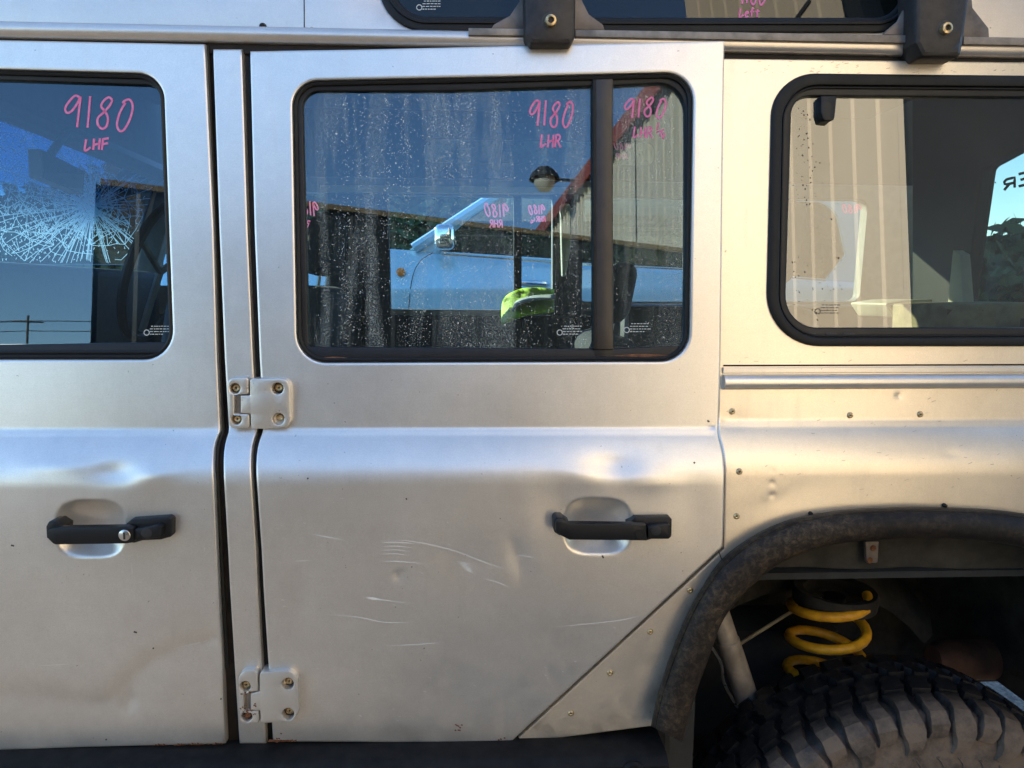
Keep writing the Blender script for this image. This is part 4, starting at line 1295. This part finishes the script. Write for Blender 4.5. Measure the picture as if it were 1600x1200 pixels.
for i in range(1500):
    x, y = 143 + rc.gauss(0, 8), 324 + rc.gauss(0, 12)
    if i > 200: x, y = 12 + rc.gauss(0, 7), 182 + rc.gauss(0, 8)
    if i > 280: x, y = 138 + rc.gauss(0, 42), 322 + rc.gauss(0, 38)
    if i > 640: x, y = rc.uniform(-20, 70), rc.uniform(180, 405)
    if i > 900: x, y = rc.gauss(60, 50), rc.gauss(330, 40)
    if y > 409 or x > 238 - (y - 277) * .27: continue
    if y < 170 + x * .44: continue
    cl.append([(x, y), (x + rc.uniform(-3, 3), y + rc.uniform(1, 4))])
o = link('crushed_glass', ribbon_mesh(cl, W_s, .9, .002), M['crack_white'], screen, None); o['kind'] = 'stuff'
link('windscreen_header', tube_mesh([W_s(-150, 100), W_s(256, 274)], .035, 8), M['trim_black'], car)
link('far_screen_pillar', tube_mesh([W_s(250, 276), W_s(207, 416)], .016, 8), M['trim_grey'], car)
mp_ = [UX(64, 233, -1.02), UX(132, 268, -1.02), UX(130, 304, -1.02), UX(66, 278, -1.02)]
mirror = link('rear_view_mirror', quad_slab(mp_, Vector((1, 0, 0)), .03), M['trim_black'], car, None)
cm = sum(mp_, Vector()) / 4
link('mirror_face', quad_slab([cm + (p - cm) * .93 + Vector((.001, 0, 0)) for p in mp_], Vector((1, 0, 0)), .0005), M['mirror_face'], mirror, None)
link('mirror_stalk', tube_mesh([UX(80, 240, -1.03), UX(104, 206, -1.10)], .010, 8), M['trim_black'], mirror)
zd = UX(60, 416, -1.25).z
link('front_header', box_mesh(-1.17, -1.10, .10, YF - .02, W_s(100, 205).z - .02, ztop), M['lining'], car, None)
link('near_screen_pillar', tube_mesh([(-1.10, .12, ztop - .03), (-1.30, .08, zd - .16)], .028, 10), M['paint_silver'], car)
link('dashboard', box_mesh(-1.50, -1.12, .16, 1.50, .90, zd, .03, 3), M['trim_black'], car)
link('bulkhead', box_mesh(-1.56, -1.50, .05, 1.55, .55, zd - .05), M['paint_silver'], car)
link('bonnet', box_mesh(-2.55, -1.56, .05, 1.50, zd - .22, zd - .14, .03, 3), M['paint_silver'], car)
link('front_wing', box_mesh(-2.55, -1.215, .004, .15, .66, zd - .145, .025, 3), M['paint_silver'], car)
sw = UX(250, 425, -.90)
ring_ = [sw + Vector((.19 * math.sin(i * math.pi / 14) * .35, .19 * math.cos(i * math.pi / 14), .19 * math.sin(i * math.pi / 14))) for i in range(29)]
swo = link('steering_wheel', tube_mesh(ring_, .013, 8), M['trim_black'], car)
for a_ in (.4, 2.7, 4.7):
    link('wheel_spoke', tube_mesh([sw, sw + Vector((.17 * math.sin(a_) * .35, .17 * math.cos(a_), .17 * math.sin(a_)))], .010, 6), M['trim_grey'], swo)

# seats
def seat(x, y, z, w, tall, mat='seat_cloth', parts_loc=None):
    st = thing('seat', 'x', 'x', (x, y, z)); del st['label']; del st['category']
    st.parent = car; st.location = WLOC[st] - WLOC[car]
    def lean(me, k):
        for v in me.vertices: v.co.x += (v.co.z - z) * k
        return me
    link('cushion', box_mesh(x - .46, x - .02, y - w / 2, y + w / 2, z - .02, z + .14, .05, 3), M[mat], st)
    link('backrest', lean(box_mesh(x - .02, x + .10, y - w / 2, y + w / 2, z + .08, z + tall, .05, 3), .18), M[mat], st)
    link('headrest', lean(box_mesh(x, x + .09, y - .13, y + .13, z + tall + .03, z + tall + .22, .045, 3), .18), M[mat], st)
    for s in (-1, 1):
        link('headrest_post', lean(tube_mesh([(x + .05, y + s * .06, z + tall - .02), (x + .05, y + s * .06, z + tall + .06)], .006, 6), .18), M['steel'], st)
seat(-.62, .42, 1.02, .50, .50)
seat(-.62, 1.16, 1.02, .50, .50)
seat(.50, .46, 1.10, .56, .38)
seat(.30, 1.14, .98, .56, .40)
# load area: inner rear panels, wheel box, rear door with window and lettering
link('wheel_box', box_mesh(.50, 1.40, 1.20, 1.50, 1.14, U(1420, 478, 1.3).z, .02), M['trim_black'], car)
RX = 1.44
def rx(x, y, e=0.0): return UX(x, y, RX) + Vector((-e, 0, 0)) * -1
def rxp(x, y, e=0.0): return UX(x, y, RX) + Vector((e, 0, 0))
r_out = split([(1425, 150), (1760, -20), (1760, 640), (1425, 520)], 30)
r_hole = arc_poly([(1536, 262, 14), (1640, 205, 4), (1720, 170, 20), (1720, 560, 20), (1640, 510), (1506, 472, 12)], 5)
rd = panel('rear_door_panel', r_out, [r_hole], rxp, M['trim_black'], car, rim=2, thick=.04)
panel('rear_window_glass', offset(r_hole, -3), [], lambda x, y, e=0.0: rxp(x, y, e + .03), M['glass_far'], rd, rim=.3, thick=.004, smooth=None)
E_ = [[(1, 0), (0, 0), (0, 1), (1, 1)], [(0, .5), (.85, .5)]]
R__ = [[(0, 1), (0, 0), (.75, 0), (1, .18), (.95, .4), (.7, .5), (0, .5)], [(.5, .5), (1, 1)]]
st = []
for gl2, x0, y0, x1, y1 in ((R__, 1555, 281, 1571, 297), (E_, 1577, 272, 1596, 291)):
    for s_ in gl2:
        st.append(split([(x1 - p[0] * (x1 - x0), y0 + p[1] * (y1 - y0) - (x1 - x0) * .25 * (1 - p[0])) for p in s_], 5, False))
link('window_lettering', ribbon_mesh(st, lambda x, y, e=0.0: rxp(x, y, .026), 4.2, 0), M['letter_black'], rd, None)
def rbox(p, q, r, s, X, th, name, mat, bev=0):
    link(name, quad_slab([UX(*p, X), UX(*q, X), UX(*r, X), UX(*s, X)], Vector((-1, 0, 0)), th), M[mat], car, None)
rbox((1489, 391), (1500, 398), (1506, 474), (1481, 474), RX - .06, .03, 'rear_pillar_trim', 'trim_cream')
slab('side_trim', arc_poly([(1459, 378, 3), (1468, 385), (1466, 498), (1440, 498), (1449, 470, 20)], 5), 1.15, .05, M['trim_cream'], car, rim=3)
slab('load_shelf', arc_poly([(1383, 474, 3), (1420, 469), (1458, 468), (1458, 497), (1398, 497, 6)], 4), .95, .20, M['trim_cream'], car, rim=4)
slab('wheel_cover_box', arc_poly([(1472, 476, 6), (1600, 472), (1900, 480), (1900, 540), (1470, 540)], 5), .70, .22, M['shelf_tan'], car, rim=8)

# ------------------------------------------------------------------ yellow-green vest lying over a dark bag on the back seat
vest = thing('safety_vest', 'bright yellow-green high-visibility vest lying on the dark back seat behind the wet rear door window', 'vest', tuple(U(822, 500, 1.15)))
def dome_px(name, prof_top, prof_bot, Y, depth, mat, parent, n=16):
    V = []; F = []; m = 9
    T = resample(prof_top, n); B = resample(prof_bot, n)
    for i in range(n):
        for j in range(m):
            s_ = j / (m - 1); q = T[i].lerp(B[i], s_)
            bul = math.sin(math.pi * min(1, max(0, (i + .5) / n))) ** .5
            Yj = Y + depth * (math.cos(math.pi * .5 * s_ ** .8)) * 1.0 + .012 * math.sin(i * 1.7 + j) - depth * .4 * bul * s_ * (1 - s_)
            V.append(U(q.x, q.y, Yj))
    for i in range(n - 1):
        for j in range(m - 1): F.append((i * m + j, i * m + j + 1, (i + 1) * m + j + 1, (i + 1) * m + j))
    o = link(name, mesh_from(V, F), M[mat], parent, 80)
    md = o.modifiers.new('thick', 'SOLIDIFY'); md.thickness = .006
    return o
dome_px('cloth', [(783, 490), (785, 470), (796, 458), (818, 450), (842, 449), (866, 452)], [(783, 506), (794, 501), (806, 496), (824, 491), (845, 488), (866, 486)], 1.08, .20, 'hivis', vest)
dome_px('reflective_band', [(800, 480), (806, 470), (830, 462), (866, 460)], [(800, 486), (808, 475), (832, 467), (866, 465)], 1.062, .15, 'mark_etch', vest, 10)

# ------------------------------------------------------------------ roof rack
rack = thing('roof_rack', 'weathered black roof rack clamped to the gutter above the rear door and quarter window', 'roof rack', tuple(U(1150, 60, .10)))
def foot(o, plate, bolt, Y):
    f_ = slab('rack_foot', arc_poly(o, 5, 20), Y, .05, M['rack_metal'], rack, rim=7)
    slab('side_plate', arc_poly(plate, 4, 20), Y + .034, .006, M['rack_plate'], rack, rim=1.2)
    p = U(bolt[0], bolt[1], Y)
    link('bolt_recess', lathe_mesh([(.0001, .0), (.013, -.0006), (.0165, .001)], 20, p), M['screw_dark'], f_)
    link('rack_bolt', lathe_mesh([(.0001, -.004), (.0042, -.004), (.0050, -.009), (.0085, -.008), (.0092, -.001), (.0092, .002)], 20, p), M['screw'], f_)
    link('bolt_socket', lathe_mesh([(.0001, -.0042), (.0044, -.0042)], 6, p), M['screw_dark'], f_)
foot([(824, -110), (892, -110), (900, -10), (899, 56, 8), (893, 68, 5), (830, 68, 5), (820, 54, 8), (819, -10)],
     [(768, 44), (772, 38, 4), (797, 24), (812, 2), (816, -40), (902, -40), (908, -2), (920, 22), (942, 38, 4), (945, 47)], (860, 34), .062)
foot([(1430, -110), (1518, -110), (1516, -2), (1508, 58, 5), (1503, 88, 6), (1442, 88, 6), (1431, 66, 6), (1432, -2)],
     [(1380, 54), (1386, 47, 4), (1404, 32), (1424, -10), (1426, -60), (1514, -60), (1520, 12), (1534, 30), (1545, 44, 4), (1546, 59)], (1476, 46), .060)
slab('clamp_rail', [(732, 43.5), (820, 44.5), (820, 55.5), (732, 54.5)], .088, .006, M['strip_metal'], rack, rim=1)
slab('clamp_rail', [(899, 46), (1432, 55), (1432, 67), (899, 57)], .088, .006, M['strip_metal'], rack, rim=1)
slab('clamp_rail', [(1506, 57), (2050, 66), (2050, 77), (1506, 69)], .088, .006, M['strip_metal'], rack, rim=1)
for x in (859, 1474):
    p = U(x, -110, .09)
    link('cross_bar', box_mesh(p.x - .02, p.x + .02, .06, 1.56, ztop + .10, ztop + .125, .004), M['rack_metal'], rack)
    link('rack_upright', box_mesh(p.x - .022, p.x + .022, .075, .105, p.z - .02, ztop + .11, .004), M['rack_metal'], rack)

# ------------------------------------------------------------------ the yard that the windows show and mirror
def reflect(px, py, surf, n):
    p = surf(px, py); d = (p - CAM).normalized()
    return p, d - 2 * d.dot(n) * n
def at_z(pd, z): return pd[0] + pd[1] * ((z - pd[0].z) / pd[1].z)

# cream shed whose long wall runs away behind the photographer
HS = 4.7
A = at_z(reflect(866, 349, R_plane, rn), HS); B = at_z(reflect(1046, 134, R_plane, rn), HS)
wd_ = Vector((B.x - A.x, B.y - A.y, 0)).normalized()
pn = Vector((-wd_.y, wd_.x, 0))
pq, dq = reflect(1430, 330, Q_plane, qn)
t_ = (A - pq).dot(pn) / dq.dot(pn)
Cn = pq + dq * t_
print('SHED', A, B, Cn)
LEN_NEAR = (Cn - A).dot(wd_)
far_end = -9.0
if pn.dot(CAM - A) < 0: pn = -pn
shed = thing('shed', 'cream corrugated shed with red eave trim, mirrored in the rear door and quarter windows', 'shed', (A.x, A.y, 0))
def wall_sheet(a, b, z0, z1, n, pitch=.20, dep=.012):
    """ribbed cladding sheet from a to b"""
    L = (b - a).length; d = (b - a).normalized(); V = []; F = []
    k = int(L / pitch); k = max(1, k)
    for i in range(k):
        for f_, o in ((0, 0), (.62, 0), (.70, 1), (.92, 1)):
            q = a + d * (L * (i + f_) / k) + n * (dep * o)
            V.append((q.x, q.y, z0)); V.append((q.x, q.y, z1))
    for i in range(len(V) // 2 - 1): F.append((2 * i, 2 * i + 1, 2 * i + 3, 2 * i + 2))
    return mesh_from(V, F)
a0 = Vector((A.x, A.y, 0)) + wd_ * far_end; a1 = Vector((A.x, A.y, 0)) + wd_ * LEN_NEAR
NSH = 12
for i in range(NSH):
    p0 = a0.lerp(a1, i / NSH) + pn * (.003 * (i % 2)); p1 = a0.lerp(a1, (i + 1) / NSH) + pn * (.003 * (i % 2))
    link('wall_sheet', wall_sheet(p0, p1, GZ, HS, pn), M['cladding'], shed, None)
BOUNCE_LEN = 1.9  # length of the raised wall added for bounce light
def oriented_box(a, b, n, z0, z1, o0, o1):
    V = []
    for p in (a, b):
        for o in (o0, o1):
            for z in (z0, z1): q = p + n * o; V.append((q.x, q.y, z))
    return mesh_from(V, [(0, 1, 3, 2), (4, 6, 7, 5), (0, 4, 5, 1), (2, 3, 7, 6), (1, 5, 7, 3), (0, 2, 6, 4)])
link('eave_trim', oriented_box(a0, a1 - wd_ * BOUNCE_LEN, pn, HS - .02, HS + .20, .0, .10), M['red_trim'], shed, None)
link('added_bounce_wall', wall_sheet(a1 - wd_ * BOUNCE_LEN, a1, HS - .3, 8.5, pn), M['cladding'], shed, None).location += pn * .006  # raised wall added to bounce warm light onto the rear quarter panel
nt = int(((a1 - a0).length - BOUNCE_LEN) / .2)
Vt = []
for i in range(nt):
    q = a0 + wd_ * (.2 * i + .06)
    Vt.append(oriented_box(q, q + wd_ * .09, pn, HS - .10, HS - .018, .024, .07))
o = link('eave_scallops', join_meshes(Vt), M['dark_steel'], shed, None); o['kind'] = 'stuff'
back = pn * -8.0
link('end_wall', oriented_box(a1 - wd_ * .06, a1 - wd_ * .06 + back, wd_, GZ, 8.5, -.04, .0), M['dark_steel'], shed, None)  # dark colour stands for the shade on this end of the cream shed
link('bounce_wall_side', oriented_box(a1 - wd_ * (BOUNCE_LEN + .05), a1 - wd_ * BOUNCE_LEN, pn, HS, 8.5, -8, .0), M['cladding'], shed, None)  # return side of the added bounce wall
link('shed_roof', oriented_box(a0, a1, pn, HS + .19, HS + .22, -8, .02), M['dark_steel'], shed, None)
# flood lamp on a bracket at the eave
pl, dl = reflect(852, 277, R_plane, rn)
tl_ = (Vector((A.x, A.y, 0)) + pn * .55 - pl).dot(pn) / dl.dot(pn)
lp = pl + dl * tl_
lamp = link('flood_lamp', lathe_mesh([(.0001, -.19), (.09, -.16), (.15, -.08), (.16, .0), (.12, .09), (.06, .14), (.0001, .15)], 18, lp, 'Z'), M['lamp_white'], shed)
link('lamp_hood', lathe_mesh([(.0001, .20), (.10, .17), (.19, .09), (.23, .0), (.21, .0), (.16, .08), (.0001, .16)], 18, lp, 'Z'), M['dark_steel'], lamp)
q = lp - pn * .5
link('lamp_bracket', tube_mesh([lp, q + Vector((0, 0, .02)), q + Vector((0, 0, -.3))], .025, 6), M['dark_steel'], lamp)

# long dark container behind the photographer
HC = 2.75
P1 = at_z(reflect(150, 277, F_plane, fn), HC); P2 = at_z(reflect(1070, 387, R_plane, rn), HC)
P1 = Vector((P1.x, P1.y, 0)); P2 = Vector((P2.x, P2.y, 0))
cd_ = (P2 - P1).normalized(); cn_ = Vector((-cd_.y, cd_.x, 0))
if cn_.dot(CAM - P1) < 0: cn_ = -cn_
print('CONT', P1, P2)
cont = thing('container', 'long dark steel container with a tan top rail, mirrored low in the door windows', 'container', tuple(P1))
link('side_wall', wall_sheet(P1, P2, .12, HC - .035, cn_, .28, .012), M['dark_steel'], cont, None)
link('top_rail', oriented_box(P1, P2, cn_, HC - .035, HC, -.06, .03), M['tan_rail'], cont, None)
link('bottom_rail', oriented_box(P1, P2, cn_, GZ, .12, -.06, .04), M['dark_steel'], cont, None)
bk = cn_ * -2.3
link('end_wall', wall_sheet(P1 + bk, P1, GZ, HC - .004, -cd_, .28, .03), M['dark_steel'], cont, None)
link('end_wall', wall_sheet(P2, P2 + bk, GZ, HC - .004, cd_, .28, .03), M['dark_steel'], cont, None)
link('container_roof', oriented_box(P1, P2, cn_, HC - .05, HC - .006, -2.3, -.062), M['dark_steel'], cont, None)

# power pole and wires mirrored low in the front door window
pp, dp = reflect(33, 520, F_plane, fn)
base = pp + dp * 75; base.z = GZ
pole = thing('power_pole', 'distant timber power pole with wires, mirrored low in the front door window', 'pole', tuple(base))
link('pole_shaft', tube_mesh([base, base + Vector((0, 0, 11.5))], [.12, .09], 10), M['timber'], pole)
link('cross_arm', tube_mesh([base + Vector((-1.2, .3, 10.9)), base + Vector((1.2, -.3, 10.9))], .07, 6), M['timber'], pole)
for k in range(3):
    s_ = base + Vector((-1 + k, 0, 11.0 - (k == 1) * .9))
    link('wire', tube_mesh([s_ + Vector((d_, .12 * d_, .0009 * d_ * d_ - abs(d_) * .03)) for d_ in range(-40, 41, 8)], .035, 5), M['rubber'], pole)

# pale blue four-wheel drive parked on the far side
CY = 4.3
fcar = thing('parked_car', 'pale blue parked car with chrome mirror and door handle, seen through the rear door window', 'car', tuple(Vector((0, CY + .9, 0)) + Vector((U(850, 450, CY).x, 0, 0))))
zs = .55
def low(px): return 437 + 900
body_o = split([(250, 396), (470, 388), (600, 387), (640, 390), (700, 398), (860, 410), (1070, 421), (1290, 438), (1390, 445), (1396, 640), (250, 640)], 30)
def bodyside(x, y, e=0.0):
    b = (y - 470) / 90
    return U(x, y, CY) + Vector((0, e + (.11 * b * b if b < 0 else .05 * b * b) - .012 * math.exp(-((y - 452) / 5) ** 2), 0))
cb = panel('body', body_o, [], bodyside, M['blue_paint'], fcar, rim=9, thick=1.75, back=True, grid=9)
gr_o = split([(640, 390), (770, 300), (800, 292), (1300, 296), (1352, 312), (1388, 445), (1290, 438), (1070, 421), (860, 410), (700, 398)], 30)
g1 = arc_poly([(676, 392, 3), (772, 308, 8), (868, 308, 4), (864, 404, 3)], 4)
g2 = arc_poly([(884, 308, 4), (1130, 312, 4), (1130, 424, 3), (882, 410, 3)], 4)
g3 = arc_poly([(1146, 313, 4), (1304, 316, 36), (1322, 398), (1292, 436, 4), (1146, 424, 3)], 6)
cabin = panel('cabin_side', gr_o, [g1, g2, g3], plane_y(CY + .10), M['blue_paint'], fcar, rim=2, thick=.05)
for h in (g1, g2, g3):
    panel('side_glass', offset(h, -2), [], plane_y(CY + .125), M['glass_alpine'], cabin, rim=.3, thick=.004, smooth=None)
zr = U(900, 294, CY + .1).z; x0r, x1r = U(800, 294, CY).x, U(1320, 294, CY).x
link('car_roof', box_mesh(x0r, x1r, CY + .10, CY + 1.62, zr - .03, zr + .03, .02), M['blue_paint'], fcar)
a_, b_ = U(646, 388, CY + .06), U(778, 302, CY + .10)
link('screen_pillar', tube_mesh([a_, b_], .04, 8), M['blue_paint'], fcar)
link('belt_trim', ribbon_mesh([[(690, 397), (760, 402), (860, 410), (960, 416), (1070, 421), (1290, 438)]], plane_y(CY - .006), 2.4, 0), M['chrome'], fcar, None)
mm = U(694, 372, CY - .14)
bmm = box_mesh(mm.x - .07, mm.x + .08, mm.y - .07, mm.y + .07, mm.z - .085, mm.z + .10, .045, 3)
link('wing_mirror', bmm, M['chrome'], fcar)
link('mirror_arm', tube_mesh([mm + Vector((-.03, .04, -.04)), U(684, 392, CY + .02)], .03, 8), M['blue_paint'], fcar)
hh = [U(x, 441 + (x - 815) * .06, CY - .03) for x in (816, 824, 838, 852, 857)]
hh[0] += Vector((0, .03, 0)); hh[-1] += Vector((0, .03, 0))
link('car_door_handle', tube_mesh(hh, [.016, .02, .02, .02, .016], 8), M['chrome'], fcar)
p = U(626, 425, CY - .008); link('indicator', lathe_mesh([(.0001, -.012), (.02, -.010), (.033, .0), (.034, .01)], 16, p), M['amber'], fcar)
link('door_shut_line', ribbon_mesh([sm((676, 395), (655, 410), (643, 440), (638, 500), (637, 560))], plane_y(CY - .003), 1.2, 0), M['chip'], fcar, None)
link('door_shut_line', ribbon_mesh([[(876, 411), (874, 500), (874, 600)]], plane_y(CY - .003), 1.2, 0), M['chip'], fcar, None)
for x in (400, 1230):
    c = U(x, 640, CY)
    wl = link('car_wheel', lathe_mesh([(.15, .0), (.20, -.02), (.25, -.025), (.26, .0), (.30, -.01), (.40, .0), (.44, .03), (.44, .22), (.40, .25), (.15, .25)], 36, (c.x, CY + .03, .35)), M['rubber'], fcar)
    link('car_wheel_rim', lathe_mesh([(.0001, -.01), (.06, -.015), (.08, .02), (.22, .03), (.25, -.02)], 24, (c.x, CY + .03, .35)), M['steel'], wl)

# dark blue car behind the vehicle, seen through its rear window
bp = UX(1560, 450, 4.6)
ncar = thing('parked_car', 'dark blue car parked further back, glimpsed through the back window behind the black letters', 'car', (bp.x, bp.y, 0))
link('body', box_mesh(bp.x, bp.x + 4.2, bp.y - .9, bp.y + 1.0, .62, 1.42, .14, 3), M['navy_paint'], ncar)
cbm = box_mesh(bp.x + 1.0, bp.x + 3.6, bp.y - .75, bp.y + .85, 1.38, 1.98, .10, 3)
for v in cbm.vertices:
    if v.co.z > 1.7: v.co.x += (.35 if v.co.x < bp.x + 2.3 else -.35)
link('cabin', cbm, M['glass_alpine'] if False else M['trim_black'], ncar)
link('front_grille', box_mesh(bp.x - .012, bp.x + .05, bp.y - .5, bp.y + .6, .98, 1.2, .01), M['chrome'], ncar)
for s_ in (-.72, .82):
    link('headlamp', lathe_mesh([(.0001, -.02), (.08, -.015), (.11, .03)], 18, (bp.x, bp.y + s_, 1.12), 'X'), M['chrome'], ncar)
for dx in (.8, 3.3):
    for s_ in (-.92, .80):
        link('car_wheel', lathe_mesh([(.0001, .02), (.20, .02), (.22, .0), (.40, .0), (.42, .03), (.42, .2), (.0001, .2)], 28, (bp.x + dx, bp.y + s_, .34)), M['rubber'], ncar)

# plain warehouse behind the trees
wh0, wh1 = Vector((-7.5, 21, 0)), Vector((13.2, 19.8, 0)); whd = (wh1 - wh0).normalized(); whn = Vector((whd.y, -whd.x, 0))
ware = thing('warehouse', 'long grey warehouse standing behind the trees beyond the blue car', 'building', (wh0.x, wh0.y, GZ))
for i in range(8):
    link('wall_panel', wall_sheet(wh0.lerp(wh1, i / 8) + whn * (.004 * (i % 2)), wh0.lerp(wh1, (i + 1) / 8) + whn * (.004 * (i % 2)), GZ, 8.0, whn, .5, .03), M['trim_grey'], ware, None)
link('warehouse_roof', oriented_box(wh0, wh1, whn, 8.0, 8.3, -8, .3), M['dark_steel'], ware, None)
link('side_wall', oriented_box(wh0, wh0 - whn * 8, whd, GZ, 8.0, .0, .2), M['trim_grey'], ware, None)
link('side_wall', oriented_box(wh1, wh1 - whn * 8, whd, GZ, 8.0, -.2, .0), M['trim_grey'], ware, None)

# trees beyond the yard
def tree(x, y, h, seed, label):
    r = random.Random(seed)
    t = thing('tree', label, 'tree', (x, y, GZ), 'trees beyond the yard')
    link('trunk', tube_mesh([(x, y, GZ), (x + .1, y, h * .3), (x, y + .1, h * .6)], [.22, .16, .07], 8), M['bark'], t)
    V = []; F = []
    cl = [(r.gauss(0, 1.0), r.gauss(0, .9), h * r.uniform(.12, .95), r.uniform(.5, .95)) for _ in range(44)]
    for i in range(10000):
        cx, cyy, cz, cr_ = r.choice(cl)
        a = Vector((r.gauss(0, 1), r.gauss(0, 1), r.gauss(0, 1))).normalized() * cr_ * r.uniform(.6, 1.05)
        c = Vector((x + cx, y + cyy, max(.1, cz * .9))) + a
        u = Vector((r.gauss(0, 1), r.gauss(0, 1), r.gauss(0, 1))).normalized(); v = u.orthogonal().normalized()
        s = r.uniform(.13, .28); b = len(V)
        V += [c - u * s, c + v * s * .6, c + u * s, c - v * s * .5]; F.append((b, b + 1, b + 2, b + 3))
    link('crown', mesh_from(V, F), M['leaf'], t, None)
for i, (x, y, h, lb) in enumerate([
        (-11.0, 15, 3.6, 'low dark green tree far beyond the cracked windscreen'), (-7.4, 16, 4.0, 'dark green tree beyond the cracked windscreen, nearest the steering wheel'), (-3.2, 17.5, 7.0, 'tall dark green tree at the back, beyond the blue car windscreen pillar'),
        (-4.6, 15, 6.4, 'tall dark green tree beyond the blue car bonnet, left of its windscreen pillar'), (-2.0, 16, 7.0, 'tall dark green tree beyond the blue car, behind its chrome mirror'),
        (.9, 15, 6.8, 'tall dark green tree beyond the blue car, above its chrome door handle'), (3.6, 16, 7.2, 'tall dark green tree beyond the blue car, behind the bronze divider bar'),
        (6.4, 15, 6.6, 'tall dark green tree beyond the left half of the quarter window'), (9.0, 15.5, 7.0, 'tall dark green tree beyond the middle of the quarter window'),
        (10.6, 13.2, 2.7, 'low dark green shrub far behind, seen through the back window under the black letters'), (12.8, 14.6, 2.9, 'low dark green shrub at the right edge of the back window')]):
    tree(x, y, h, 40 + i, lb)
